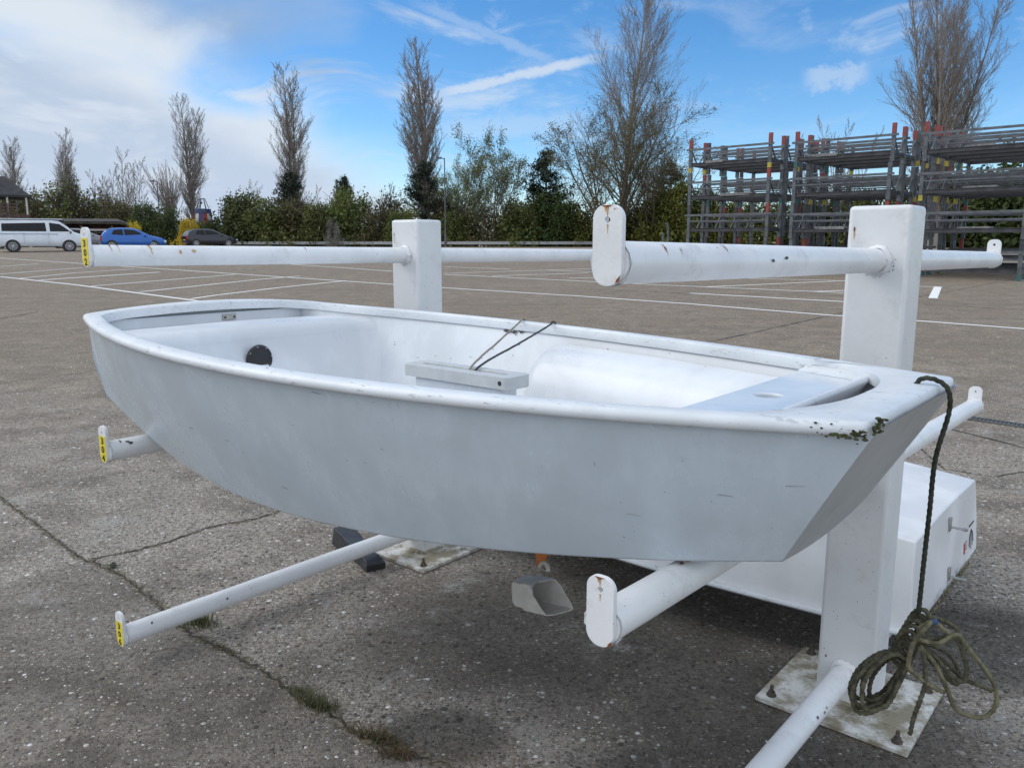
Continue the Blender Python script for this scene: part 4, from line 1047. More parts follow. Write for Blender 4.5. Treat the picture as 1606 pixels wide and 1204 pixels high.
# ------------------------------------------------------------------ far structures
M['slate'] = plain('dark_roof', (.032, .034, .037), .8, var=.3, scale=2); M['clad'] = plain('dark_cladding', (.05, .044, .040), .8, var=.4, scale=2)
M['palewall'] = plain('pale_wall', (.34, .34, .35), .7); M['whitewood'] = plain('white_timber', (.50, .49, .47), .6); M['redpaint'] = plain('red_paint', (.30, .03, .03), .5); M['brownwood'] = plain('brown_timber', (.085, .055, .045), .8, var=.5, scale=3)
M['darkwin'] = plain('dark_window', (.012, .014, .017), .15)
hb_ = site(-20, 72); hd = faceX(-20, 72)
bd = empty('clubhouse', hb_, hd, 'building with dark hipped roof and raised timber balcony at far left', 'building')
hw, ez = 3.6, 4.55
q = MB(); q.box((-.9, 1.5, ez/2), (2.2, 2.2, ez/2)); wl = q.build('wall', M['palewall'], bd)
q = MB(); q.box((-1.6, -.72, 3.55), (.55, .03, .85)); q.build('window', M['darkwin'], wl); q = MB(); q.box((-.2, -.72, 1.2), (1.4, .03, 1.1)); q.build('door', M['darkwin'], wl)
q = MB(); e_ = [(-4.2, -1.2, ez), (hw, -1.2, ez), (hw, 4.6, ez), (-4.2, 4.6, ez)]; t_ = [(-2.2, 1.4, ez+1.75), (1.95, 1.4, ez+1.75), (1.95, 2.0, ez+1.75), (-2.2, 2.0, ez+1.75)]
q.add(e_+t_, [(0,1,5,4),(1,2,6,5),(2,3,7,6),(3,0,4,7),(4,5,6,7)]); q.add([Vector(p)-Vector((0, 0, .18)) for p in e_]+[Vector(p) for p in e_], [(0,1,5,4),(1,2,6,5),(2,3,7,6),(3,0,4,7),(3,2,1,0)])
rf = q.build('roof', M['slate'], bd)
q = MB(); q.tube([(1.1, .4, ez+1.0), (1.1, .4, ez+1.75), (1.1, .4, ez+1.8)], [.22, .22, .34], 14); q.build('roof_vent', M['whitewood'], rf, 40)
q = MB(); q.box((-.4, -.5, 2.72), (3.9, .8, .14)); q.build('balcony_floor', M['brownwood'], bd)
for z in (3.0, 3.25, 3.5, 3.75):
    q = MB(); q.box((-.6, -1.25, z), (3.2, .025, .07)); q.build('balcony_rail', M['brownwood'], bd)
for x in (-3.6, -1.0, 1.85, 3.3):
    q = MB(); q.box((x, -1.0, 3.5), (.075, .075, 1.0)); q.build('balcony_post', M['whitewood'], bd)
    q = MB(); q.box((x, -1.0, 1.3), (.1, .1, 1.3)); q.build('support_post', M['whitewood'], bd)
q = MB(); q.box((.6, -.9, 3.55), (.38, .2, .30)); q.build('red_locker', M['redpaint'], bd, None, .04, 2)
hs_ = site(130, 78); hd = faceX(130, 78)
sh = empty('boat_shed', hs_, hd, 'long low dark open fronted boat shed behind the van', 'shed')
q = MB(); q.add([(-5.4, -1.5, 2.35), (3.3, -1.5, 2.45), (5.1, -1.5, 1.9), (5.1, 1.5, 2.0), (3.3, 1.5, 2.75), (-5.4, 1.5, 2.7), (-5.4, -1.5, 2.15), (3.3, -1.5, 2.2), (5.1, -1.5, 1.75), (5.1, 1.5, 1.8), (3.3, 1.5, 2.5), (-5.4, 1.5, 2.5)],
 [(0,1,4,5),(1,2,3,4),(6,7,1,0),(7,8,2,1),(8,9,3,2),(11,10,7,6),(10,9,8,7),(5,4,10,11),(4,3,9,10),(0,5,11,6)]); q.build('roof', M['clad'], sh)
q = MB(); q.box((-.2, 1.2, 1.1), (5.0, .06, 1.1)); q.build('back_wall', M['brownwood'], sh)
for x in (-5.2, -2.6, 0, 2.6, 4.8):
    q = MB(); q.box((x, -1.35, 1.02), (.09, .09, .98)); q.build('post', M['brownwood'], sh)
for z in (.75, 1.35):
    q = MB(); q.box((-.2, -.4, z), (5.0, .5, .05)); q.build('shelf', M['brownwood'], sh)
rnd = random.Random(5)
for k, (x, z, c) in enumerate(((-4, 1.62, 'redpaint'), (-1.4, 1.65, 'brownwood'), (1.5, 1.62, 'redpaint'), (-3, 1.0, 'palewall'), (.2, 1.02, 'whitewood'), (2.9, 1.0, 'palewall'))):
    b = hs_+Matrix.Rotation(hd, 3, 'Z') @ Vector((x, -.5, z)); lab = ['red boat stored high at the left of the dark shed', 'brown boat stored high in the middle of the dark shed', 'red boat stored high at the right of the dark shed', 'pale boat stored low at the left of the dark shed', 'white boat stored low in the middle of the dark shed', 'pale boat stored low at the right of the dark shed'][k]
    q = MB(); rr = []
    for i in range(9):
        t = i/8; w = .28*math.sin(PI*(.08+.84*t))**.6; rr.append([Vector((-1.1+2.2*t, w*math.cos(a), -.02+.22*math.sin(a)*(w/.28))) for a in [PI*j/8 for j in range(9)]])
    q.grid(rr); o = q.build('stored_boat', M[c], None, 60); o.location = b; o.rotation_euler = (0, 0, hd); tag(o, lab, 'boat', 'boats stored in the shed')
def railing(nm, label, pa, pb, h0, h1, col, step=2.5, thick=.05):
    a, b = pa, pb; d = b-a; ln = d.length; rz = math.atan2(d.y, d.x); o = empty(nm, a, rz, label, 'railing')
    dz = b.z-a.z
    q = MB(); q.bar((0, 0, (h0+h1)/2), (ln, 0, (h0+h1)/2+dz), thick, h1-h0); q.build('rail', col, o)
    k = max(2, int(ln/step))
    for i in range(k+1):
        q = MB(); x = ln*i/k; q.box((x, .06, h1/2+dz*i/k), (.05, .05, h1/2)); q.build('post', M['stilldark'], o)
M['galv'] = plain('galvanised', (.36, .37, .38), .5, .3)
railing('guard_rail', 'long low galvanised guard rail along the foot of the hedge', site(362, 80), site(1075, 76), .25, .52, M['galv'], 4)
railing('guard_rail', 'pale horizontal rail before the dark shed behind the grey car', site(95, 72), site(208, 74), 1.45, 1.62, M['galv'], 3)
# navigation buoy
M['navy'] = plain('navy_paint', (.03, .05, .14), .5)
bs = site(322, 86); by = empty('navigation_buoy', bs, .3, 'red white and blue striped buoy standing behind the hedge', 'buoy')
zt0 = atY(322, 347, 86).z-bs.z; zt1 = atY(322, 328, 86).z-bs.z; zt2 = atY(322, 312, 86).z-bs.z
def cone(mb, z0, z1, r0, r1, n, k0, k1): mb.grid([[Vector((r*math.cos(2*PI*j/n), r*math.sin(2*PI*j/n), z)) for j in range(k0, k1+1)] for r, z in ((r0, z0), (r1, z1))])
for k in range(12):
    q = MB(); cone(q, zt0-.3, zt1-.45, .98, .80, 48, k*4, k*4+4); q.build('stripe', [M['redpaint'], M['whitewood'], M['navy']][k % 3], by, 60)
q = MB(); q.grid([[Vector((r*math.cos(2*PI*j/32), r*math.sin(2*PI*j/32), z)) for j in range(32)] for r, z in ((.84, zt1-.45), (.80, zt1), (.1, zt1+.05))], True); q.build('collar', M['navy'], by, 40)
q = MB(); q.grid([[Vector((r*math.cos(2*PI*j/32), r*math.sin(2*PI*j/32), z)) for j in range(32)] for r, z in ((.6, 0), (1.05, .5), (1.05, zt0-.3))], True); q.build('float', M['redpaint'], by, 40)
q = MB()
for k in range(6): a = 2*PI*k/6; q.tube([(.6*math.cos(a), .6*math.sin(a), zt1), (.25*math.cos(a), .25*math.sin(a), zt2)], .04, 6)
q.tube([(.25*math.cos(2*PI*j/12), .25*math.sin(2*PI*j/12), zt2) for j in range(13)], .04, 6); q.build('cage', M['stilldark'], by)
# lamp posts
def lamp(px, ytop, D, label, armx=-.55, name='street_lamp'):
    a = atY(px, ytop, D); b = Vector((a.x, a.y, gz(a.y))); o = empty(name, b, 0, label, 'street lamp' if name == 'street_lamp' else 'mast'); hgt = a.z-b.z
    q = MB(); q.tube([(0, 0, 0), (0, 0, 1.2), (0, 0, 1.21), (0, 0, hgt)], [.11, .11, .07, .05], 10); q.build('column', M['still'], o, 50)
    if name == 'street_lamp':
        q = MB(); q.tube([(0, 0, hgt-.08), (armx*.5, 0, hgt-.02)], .04, 8); q.build('bracket', M['still'], o, 50)
        q = MB(); q.box((armx*.85, 0, hgt), (abs(armx)*.42, .15, .06)); q.build('lantern', M['stilldark'], o, None, .04, 2)
    else:
        q = MB(); q.tube([(-.5, 0, hgt*.93), (.5, 0, hgt*.93)], .03, 8); q.build('crosstree', M['still'], o, 50)
        q = MB(); q.sphere((0, 0, hgt), .1, 8, 6); q.build('finial', M['still'], o, 60)
lamp(697, 248, 78, 'tall dark street lamp right of the middle poplar')
lamp(246, 284, 88, 'slim street lamp among bare trees above the blue hatchback')
lamp(17, 232, 92, 'thin mast rising left of the leftmost poplar', name='mast')

# ------------------------------------------------------------------ trees
def barkmat(name, c1, c2):
    m, n, b, co = newmat(name); f = n.noise(n.scale(co, (3, 3, .8)), 2.0, 5, .6)
    n.put(b.inputs['Base Color'], n.mix(n.step(f, .35, .65), c1, c2)); b.inputs['Roughness'].default_value = .9; return m
M['bark'] = barkmat('poplar_bark', (.23, .20, .175), (.30, .27, .24)); M['bark2'] = barkmat('willow_bark', (.10, .082, .055), (.135, .115, .085)); M['barkdark'] = barkmat('dark_bark', (.05, .042, .034), (.075, .064, .05))
M['fol_dark'] = leafmat('dark_hedge_leaves', (.042, .068, .018), (.080, .104, .026)); M['fol_mid'] = leafmat('olive_hedge_leaves', (.075, .098, .024), (.135, .150, .036)); M['fol_brown'] = leafmat('brown_hedge_leaves', (.090, .078, .034), (.125, .115, .044))
M['fol_yel'] = leafmat('yellow_green_leaves', (.11, .135, .022), (.17, .18, .03)); M['fol_spring'] = leafmat('spring_leaves', (.13, .17, .055), (.18, .21, .09), trans=.35); M['pine'] = leafmat('pine_needles', (.010, .020, .010), (.020, .032, .014), trans=.1)
M['gorse'] = leafmat('yellow_flowers', (.55, .38, .015), (.42, .32, .03)); M['blossom'] = leafmat('pale_blossom', (.30, .29, .27), (.22, .21, .17)); M['bud'] = leafmat('buds', (.11, .10, .045), (.14, .125, .06))
def seg_mesh(name, segs, mat, n=3):
    A = np.array([s[0] for s in segs]); B = np.array([s[1] for s in segs]); ra = np.array([s[2] for s in segs])[:, None]; rb = np.array([s[3] for s in segs])[:, None]
    d = B-A; d /= np.linalg.norm(d, axis=1, keepdims=True)+1e-9
    ref = np.where(np.abs(d[:, 2:3]) > .9, np.array([[1., 0, 0]]), np.array([[0, 0, 1.]])); x = np.cross(d, ref); x /= np.linalg.norm(x, axis=1, keepdims=True)+1e-9; y = np.cross(d, x)
    vs = []
    for k in range(n):
        a = 2*PI*k/n; o = x*math.cos(a)+y*math.sin(a); vs.append(A+o*ra); vs.append(B+o*rb)
    vs = np.stack(vs, 1); N = len(segs); base = (np.arange(N)*2*n)[:, None]; fs = []
    for k in range(n): j = (k+1) % n; fs.append(base+np.array([[2*k, 2*j, 2*j+1, 2*k+1]]))
    return np_mesh(name, vs, np.stack(fs, 1), mat)
def branch(segs, ends, rnd, p, d, ln, r, lev, P, env=None):
    """one limb with side shoots; P per level: count, length ratio, angle, upturn, wobble"""
    k = P['seg'][min(lev, len(P['seg'])-1)]; q = np.array(p, float); d = np.array(d, float); pts = [q.copy()]; dirs = [d.copy()]
    for i in range(k):
        w = P['wob'][min(lev, len(P['wob'])-1)]; d = d+np.array([rnd.gauss(0, w), rnd.gauss(0, w), rnd.gauss(0, w*.5)]); d[2] += P['up'][min(lev, len(P['up'])-1)]/k
        d /= np.linalg.norm(d); q = q+d*(ln/k); pts.append(q.copy()); dirs.append(d.copy())
    tip = P.get('tip', .25); rr = [max(P['rmin'], r*(1-(1-tip)*i/k)) for i in range(k+1)]
    for i in range(k): segs.append((pts[i], pts[i+1], rr[i], rr[i+1]))
    if lev >= P['lev']: ends.append((pts[-1], dirs[-1])); return
    n = P['n'][lev]
    for j in range(n):
        t = P['t0'][lev]+(1-P['t0'][lev])*((j+rnd.random())/n); f = t*k; i = min(k-1, int(f)); b = pts[i]+(pts[i+1]-pts[i])*(f-i)
        a = rnd.random()*2*PI; an = R(rnd.gauss(P['ang'][lev], 7)); dd = dirs[min(i, k)]
        u = np.cross(dd, [0.3, .2, 1.0] if abs(dd[2]) < .9 else [1.0, 0, 0]); u /= np.linalg.norm(u); w = np.cross(dd, u)
        nd = dd*math.cos(an)+(u*math.cos(a)+w*math.sin(a))*math.sin(an)
        l2 = ln*P['rat'][lev]*(P['prof'](t) if lev == 0 and 'prof' in P else (1.05-.6*t))*rnd.uniform(*P.get('var', (.7, 1.2)))
        branch(segs, ends, rnd, b, nd, l2, max(P['rmin'], rr[i]*P['rr'][lev]), lev+1, P)
def leaves_at(rnd_np, centers, spread, n, size, flat=.5):
    c = np.repeat(np.asarray(centers), n, 0); N = len(c); c = c+rnd_np.normal(0, 1, (N, 3))*np.asarray(spread)
    a = rnd_np.normal(0, 1, (N, 3)); a /= np.linalg.norm(a, axis=1, keepdims=True); b = np.cross(a, rnd_np.normal(0, 1, (N, 3))); b /= np.linalg.norm(b, axis=1, keepdims=True)+1e-9
    s = size*rnd_np.uniform(.5, 1.2, (N, 1)); v = np.stack([c-a*s, c+b*s*flat, c+a*s, c-b*s*flat], 1); return v.reshape(-1, 3)
def leaf_mesh(name, verts, mat): return np_mesh(name, verts, np.arange(len(verts)).reshape(-1, 4), mat)

POP = dict(var=(.82, 1.1), lev=3, seg=(10, 7, 4, 3), wob=(.012, .06, .09, .12), up=(.35, .85, .55, .4), rmin=.0075, tip=.12, n=(60, 9, 7), t0=(.06, .18, .15), ang=(30, 23, 24), rat=(.225, .40, .48), rr=(.42, .5, .6), prof=lambda t: .95*(1-t)**.42*(.35+.85*min(1, t*2.4))+.12)
def poplar_mesh(seed, H_, leaders=3, P=POP, spread=.045, r0=.34):
    rnd = random.Random(seed); segs = []; ends = []; trunk = []
    q = 1.6
    trunk.append((np.array([0, 0, -.3]), np.array([0, 0, q]), r0*1.15, r0))
    for k in range(leaders):
        a = 2*PI*k/leaders+rnd.random(); l = (H_-q)*(1.0 if k == 0 else rnd.uniform(.72, .92)); s = 0.02 if k == 0 else spread
        branch(segs, ends, rnd, (0, 0, q*(.7+.3*rnd.random())), (math.cos(a)*s, math.sin(a)*s, 1), l, r0*(.75 if k == 0 else .55), 0, P)
    return seg_mesh('crown', segs, M['bark']), seg_mesh('trunk', trunk, M['bark'], 8), len(segs)
def plant(name, label, cat, px, ytop, D, meshes, Hm, rz, sx=1.0, group=None):
    a = atY(px, ytop, D); b = atY(px, 385, D); zb = gz(b.y); o = empty(name, (b.x, b.y, zb), rz, label, cat, group); s = (a.z-zb)/Hm; o.scale = (s*sx, s*sx, s)
    for nm, me in meshes: obj(nm, me, o)
    return o
PM = []
for sd_ in (1, 2, 3): c, t, n_ = poplar_mesh(sd_, 22, (3, 4, 3)[sd_-1]); PM.append([('crown', c), ('trunk', t)]); 
grp = 'bare poplars beyond the yard'
plant('poplar', 'leftmost small bare poplar above the dark roofed building', 'tree', 32, 222, 112, PM[0], 22, .4, 1.35, grp)
plant('poplar', 'small bare poplar right above the white van', 'tree', 112, 210, 108, PM[1], 22, 2.0, 1.2, grp)
plant('poplar', 'bare poplar rising behind the striped buoy', 'tree', 305, 155, 98, PM[2], 22, 1.0, 1.3, grp)
plant('poplar', 'bare poplar with a small pine at its foot, left of centre', 'tree', 462, 110, 94, PM[0], 22, 3.0, 1.4, grp)
plant('poplar', 'tallest bare poplar above the farther rack post', 'tree', 666, 70, 92, PM[1], 22, 4.4, 1.4, grp)
BIG = dict(var=(.75, 1.12), lev=3, seg=(12, 8, 5, 3), wob=(.03, .07, .10, .13), up=(.1, .50, .35, .2), rmin=.0085, tip=.08, n=(70, 16, 8), t0=(.10, .2, .15), ang=(35, 28, 30), rat=(.42, .38, .45), rr=(.36, .5, .6), prof=lambda t: 1.05*(1-t)**.7*(.55+.7*min(1, t*4))+.06)
rnd = random.Random(31); segs = []; ends = []
branch(segs, ends, rnd, (0, 0, 0), (0, 0, 1), 25, .34, 0, BIG)
bigc = seg_mesh('crown', segs[12:], M['bark']); bigt = seg_mesh('trunk', segs[:12], M['bark'], 9)
plant('bare_tree', 'big single trunk bare tree standing behind the rounded arm plate', 'tree', 976, -6, 78, [('crown', bigc), ('trunk', bigt)], 25, .3, 1.0)
# budding willow-like multi stem tree in front of it
WIL = dict(lev=3, seg=(8, 6, 4, 3), wob=(.05, .10, .13, .15), up=(.15, .35, .25, .1), rmin=.012, tip=.15, n=(10, 8, 6), t0=(.2, .2, .15), ang=(38, 36, 40), rat=(.55, .45, .45), rr=(.5, .5, .6))
def multi(seed, Hh, stems, sp, P, r0, mat, lm=None, nl=0, ls=.1, name='crown'):
    rnd = random.Random(seed); segs = []; ends = []
    for k in range(stems):
        a = 2*PI*k/stems+rnd.random()*.8; s = sp*rnd.uniform(.3, 1.1); branch(segs, ends, rnd, (math.cos(a)*.25, math.sin(a)*.25, -.2), (math.cos(a)*s, math.sin(a)*s, 1), Hh*rnd.uniform(.72, 1.02), r0*rnd.uniform(.7, 1.1), 0, P)
    out = [('trunk', seg_mesh('trunk', segs, mat))]
    if lm: out.append(('crown', leaf_mesh('crown', leaves_at(np.random.RandomState(seed), [e[0] for e in ends], .22, nl, ls), lm)))
    return out
wil = multi(5, 13, 6, .38, WIL, .17, M['bark2'], M['bud'], 5, .07)
plant('willow', 'budding many stemmed tree below the big bare tree', 'tree', 958, 168, 74, wil, 13, .5, 1.35)
plant('willow', 'smaller budding tree at the right foot of the big bare tree', 'tree', 1020, 205, 76, wil, 13, 2.5, 1.2)
# right hand leaning multi stem poplar
RT = dict(POP); RT.update(n=(44, 11, 7), up=(.12, .6, .4, .3), ang=(29, 25, 27), rat=(.26, .42, .48), prof=lambda t: .95*(1-t)**.4*(.4+.8*min(1, t*3))+.12)
rc, rt_, n_ = poplar_mesh(77, 25, 7, RT, .17, .42)
plant('poplar', 'large many stemmed poplar rising behind the stacked stillages', 'tree', 1462, -75, 60, [('crown', rc), ('trunk', rt_)], 25, 1.0, 1.05, None)
# thin bare trees
THIN = dict(lev=2, seg=(8, 5, 3), wob=(.04, .08, .12), up=(.1, .6, .4), rmin=.016, tip=.15, n=(20, 7), t0=(.18, .2), ang=(36, 32), rat=(.38, .42), rr=(.45, .55), prof=lambda t: 1.0-.75*t)
thin = [multi(s_, 10, k, .28, THIN, .10, M['bark']) for s_, k in ((11, 3), (12, 5), (13, 2))]
for px, yt, D, v, sx, lab in ((72, 258, 104, 2, .9, 'thin bare sapling between the two leftmost poplars'), (160, 262, 100, 1, 1.0, 'bare tree right of the second poplar from the left'), (205, 242, 96, 1, 1.1, 'spreading bare tree behind the blue hatchback'), (186, 268, 92, 0, 1.0, 'low bare tree above the dark shed end'),
 (395, 288, 97, 1, 1.2, 'bare treetop showing above the left end of the hedge'), (500, 290, 97, 1, 1.3, 'bare treetop right of the poplar with the pine'), (590, 300, 97, 0, 1.5, 'bare treetop above the middle of the hedge'), (715, 262, 88, 1, 1.0, 'grey bare tree beside the tall street lamp'), (1312, 188, 70, 1, .8, 'bare treetop rising behind the middle of the stillages'), (885, 268, 90, 1, 1.0, 'bare treetop right of the dark pine'), (1285, 215, 72, 0, .9, 'thin bare treetop left of the stillage gap')):
    plant('bare_tree', lab, 'tree', px, yt, D, thin[v], 10, px*.1, sx, 'thin bare trees beyond the hedge')
# pollard: thick stub with a fan of shoots
rnd = random.Random(6); segs = []; ends = []
for k in range(90):
    a = rnd.random()*2*PI; s = rnd.uniform(.1, .75); branch(segs, ends, rnd, (rnd.gauss(0, .12), rnd.gauss(0, .12), 2.6+rnd.uniform(-.2, .2)), (math.cos(a)*s, math.sin(a)*s, 1), rnd.uniform(2.2, 4.2), .03, 1, dict(lev=2, seg=(4, 4, 3), wob=(.05, .05, .08), up=(.2, .3, .2), rmin=.013, n=(3, 3), t0=(.2, .3), ang=(20, 18), rat=(.4, .4), rr=(.6, .7)))
tk = [(np.array([0, 0, -.2]), np.array([.05, 0, 2.3]), .24, .20), (np.array([.05, 0, 2.3]), np.array([0, 0, 2.9]), .34, .22)]
plant('pollard_tree', 'pollarded tree with a fan of thin shoots left of the buoy', 'tree', 271, 262, 92, [('crown', seg_mesh('crown', segs, M['bark'])), ('trunk', seg_mesh('trunk', tk, M['barkdark'], 9))], 6.6, 0, 1.1)
# light green spring trees
spr = multi(21, 9, 5, .40, WIL, .11, M['bark2'], M['fol_spring'], 5, .085)
plant('spring_tree', 'pale green young leaved tree right of the street lamp', 'tree', 772, 222, 80, spr, 9, 1.0, .9)
plant('spring_tree', 'lower pale green tree between street lamp and spring tree', 'tree', 735, 268, 82, spr, 9, 2.7, .9)
# pines
def pine(seed, Hh, wid):
    rs = np.random.RandomState(seed); rnd = random.Random(seed); segs = [(np.array([0, 0, -.2]), np.array([0, 0, Hh*.98]), .14, .03)]; cs = []
    z = Hh*.12
    while z < Hh:
        f = 1-z/Hh; n = 5 if f > .1 else 2
        for k in range(n):
            a = rnd.random()*2*PI; l = wid*(f**.65)*rnd.uniform(.5, 1.15)+.12; e = np.array([math.cos(a)*l, math.sin(a)*l, z+l*rnd.uniform(.1, .5)]); segs.append((np.array([0, 0, z]), e, .04, .012))
            for t in (.45, .65, .85, 1.0): cs.append(np.array([0, 0, z])*(1-t)+e*t)
        z += Hh*.055*rnd.uniform(.7, 1.3)
    cs.append(np.array([0, 0, Hh*.97])); tips = leaves_at(rs, cs, (.16, .16, .12), 20, .17, .22)
    return [('trunk', seg_mesh('trunk', segs, M['barkdark'], 5)), ('crown', leaf_mesh('crown', tips, M['pine']))]
pn = [pine(1, 6, 2.5), pine(2, 6, 2.1)]
for px, yt, D, v, sx, lab in ((668, 258, 84, 0, 1.0, 'dark pine at the foot of the tallest poplar'), (540, 275, 86, 1, .8, 'small dark pine topping the middle of the hedge'), (458, 268, 88, 1, .9, 'small dark pine at the foot of the left centre poplar'), (856, 240, 82, 0, 1.0, 'broad dark pine left of the big bare tree'), (1048, 258, 80, 0, .95, 'dark pine right of the big bare tree beside the stillages')):
    plant('pine_tree', lab, 'tree', px, yt, D, pn[v], 6, px*.37, sx, 'dark pines in the hedge')
# bushes
def bush(seed, mat, w=2.6, hh=4.0, n=46, per=110, size=.13, twig=0, sparse=1.0, stems=None):
    rs = np.random.RandomState(seed); rnd = random.Random(seed); cs = []
    for i in range(n):
        a = rnd.random()*2*PI; f = rnd.random()**.7; z = hh*(.06+.9*f); rad = w*(1-max(0, f-.35)**1.7*1.5)**.5 if f < 1 else .2; rad *= rnd.uniform(.55, 1.0)*(.85+.25*math.sin(a*2+seed)); cs.append((math.cos(a)*rad, math.sin(a)*rad, z*(.9+.16*math.sin(a*3+seed*2))))
    v = [leaves_at(rs, cs, (.36, .36, .34), per, size, .55)]
    core = [(rnd.gauss(0, w*.35), rnd.gauss(0, w*.35), rnd.uniform(.1, hh*.7)) for _ in range(22)]+[(rnd.gauss(0, w*.55), rnd.gauss(0, w*.4), rnd.uniform(.05, 1.1)) for _ in range(26)]; v.append(leaves_at(rs, core, (.4, .4, .4), 60, size*1.4, .6))
    segs = []; ends = []
    for k in range(10):
        a = rnd.random()*2*PI; s = rnd.uniform(.1, .6); branch(segs, ends, rnd, (0, 0, -.1), (math.cos(a)*s, math.sin(a)*s, 1), hh*rnd.uniform(.75, 1.08), .05, 1 if not twig else 0, dict(lev=2, seg=(5, 4, 3), wob=(.08, .1, .1), up=(.2, .3, .2), rmin=.012, n=(12, 6), t0=(.3, .3), ang=(28, 28), rat=(.45, .4), rr=(.5, .6)))
    return [('stems', seg_mesh('stems', segs, M['barkdark'])), ('foliage', leaf_mesh('foliage', np.concatenate(v), mat))]
def hedgebush(seed, hh, w, twig):                     # one geometry, coloured per object
    return bush(seed, M['fol_dark'], w, hh, 46 if not twig else 30, 110 if not twig else 45, .13 if not twig else .10, twig)
BV = [hedgebush(1, 4, 2.5, 0), hedgebush(2, 4, 2.2, 0), hedgebush(3, 4, 2.8, 1), hedgebush(4, 4, 2.4, 1)]
def put_bush(px, yt, D, v, sx, mat, label, group, nm='bush'):
    o = plant(nm, label, 'bush', px, yt, D, BV[v], 4.0, px*.53, sx, group)
    for c in KIDS[o.name]:
        if c.name.startswith('foliage'): c.material_slots[0].link = 'OBJECT'; c.material_slots[0].material = M[mat]
    return o
HB = [(382,303,84,0,.95,'fol_dark','rounded dark green bush at the left end of the hedge'), (428,316,82,1,1.0,'fol_mid','olive bush second in the hedge from its left end'), (465,306,83,2,.9,'fol_brown','brownish twiggy bush under the left centre poplar'), (500,318,82,0,.9,'fol_mid','olive green bush right of the left centre poplar'),
 (522,345,79,3,.55,'blossom','small pale blossoming bush low in the hedge front'), (548,304,83,1,.95,'fol_mid','tall olive bush below the small topping pine'), (590,322,82,2,.9,'fol_brown','brown tinged hedge bush above the left arm'), (612,302,86,3,1.0,'fol_brown','bare grey brown bush left of the farther rack post'), (632,328,81,0,.85,'fol_mid','green bush touching the left side of the farther post'),
 (700,300,84,3,1.0,'fol_brown','twiggy brown bush right of the farther post'), (712,335,81,1,.8,'fol_mid','low olive bush under the street lamp'), (748,318,82,2,.95,'fol_brown','brown twiggy bush below the spring trees'), (785,325,81,3,.9,'fol_brown','dark brown bush left of the bright olive bush'), (815,312,80,0,.85,'fol_mid','bright olive bush in mid hedge below the broad pine'), (858,306,81,1,1.0,'fol_dark','dark green bush below the broad pine'),
 (890,318,80,0,.9,'fol_dark','dark bush left of the rounded arm plate'), (925,315,79,2,.8,'fol_yel','yellow green bush behind the rounded arm plate'), (985,322,80,1,.9,'fol_mid','olive bush beneath the big bare tree'), (1012,318,78,3,.9,'fol_brown','twiggy brown bush right below the budding tree'), (1046,288,76,0,.85,'fol_yel','tall yellow green bush beside the stillages'), (1090,300,76,1,1.0,'fol_mid','green bush seen through the left stillage stack'),
 (1150,315,74,0,1.0,'fol_yel','yellow green bush seen through the middle of the left stack'), (1200,305,74,2,1.1,'fol_mid','bush behind the gap left of the middle stack'), (1260,312,72,1,1.1,'fol_dark','dark bush behind the middle stillage stack'), (1330,300,70,0,1.1,'fol_mid','olive bush behind the right half of the middle stack'), (1400,290,68,2,1.1,'fol_dark','dark bush below the large many stemmed poplar'), (1470,285,66,1,1.1,'fol_mid','olive bush behind the left half of the right stack'), (1540,265,64,0,1.0,'fol_dark','dark tall bush behind the right stack middle'), (1610,235,62,1,1.0,'fol_dark','dark tall bush at the right photo edge behind stillages')]
for q in HB: put_bush(*q, 'hedge bushes along the yard')
LB = [(48,296,96,0,.9,'fol_brown','olive brown bush right of the building balcony'), (78,310,94,2,1.0,'fol_brown','low brown bush above the middle of the van'), (120,286,92,3,1.1,'fol_mid','large olive twiggy bush above the front of the van'), (152,306,93,2,1.0,'fol_brown','brown bush right of the large olive bush'), (190,320,90,1,.8,'fol_brown','brown bush above the grey car'), (238,318,86,0,.75,'fol_dark','dark green bush right behind the blue hatchback'),
 (268,332,84,1,.75,'fol_dark','dark green bush left of the yellow flowering bush'), (340,345,83,1,.6,'fol_dark','low dark bush in front of the striped buoy'), (22,318,99,1,1.0,'fol_brown','brown bush beside the balcony posts'), (318,346,82,0,.62,'fol_dark','small dark bush below the buoy stripes'), (215,345,88,1,.7,'fol_dark','low dark bush behind the roof of the blue hatchback'),
 (298,342,76.5,0,.62,'gorse','larger yellow flowering bush behind the navy estate'), (213,351,68,1,.6,'gorse','smaller yellow flowering bush above the blue hatchback roof')]
for q in LB: put_bush(*q, 'bushes behind the parked cars')

# ------------------------------------------------------------------ sky
W = bpy.data.worlds.new('World'); S.world = W; W.use_nodes = True
n = NT(W.node_tree); bg = W.node_tree.nodes['Background']
SUN_EL, SUN_AZ = R(40), R(-80)                      # azimuth from straight ahead, negative to the left
sky = n.node('ShaderNodeTexSky', sky_type='NISHITA'); sky.sun_disc = False; sky.sun_elevation = SUN_EL; sky.sun_rotation = SUN_AZ; sky.air_density = .8; sky.dust_density = .1; sky.ozone_density = 2.2
tc = n.node('ShaderNodeTexCoord'); dv = tc.outputs['Generated']
sx_ = n.node('ShaderNodeSeparateXYZ'); n.link(dv, sx_.inputs[0]); X, Y, ZZ = sx_.outputs
az = n.math('ARCTAN2', X, Y); el = n.math('ARCSINE', ZZ)
cv = n.node('ShaderNodeCombineXYZ'); n.link(az, cv.inputs[0]); n.link(el, cv.inputs[1]); ae = cv.outputs[0]
w1 = n.noise(n.scale(ae, (1, 1, 1)), 2.2, 3)
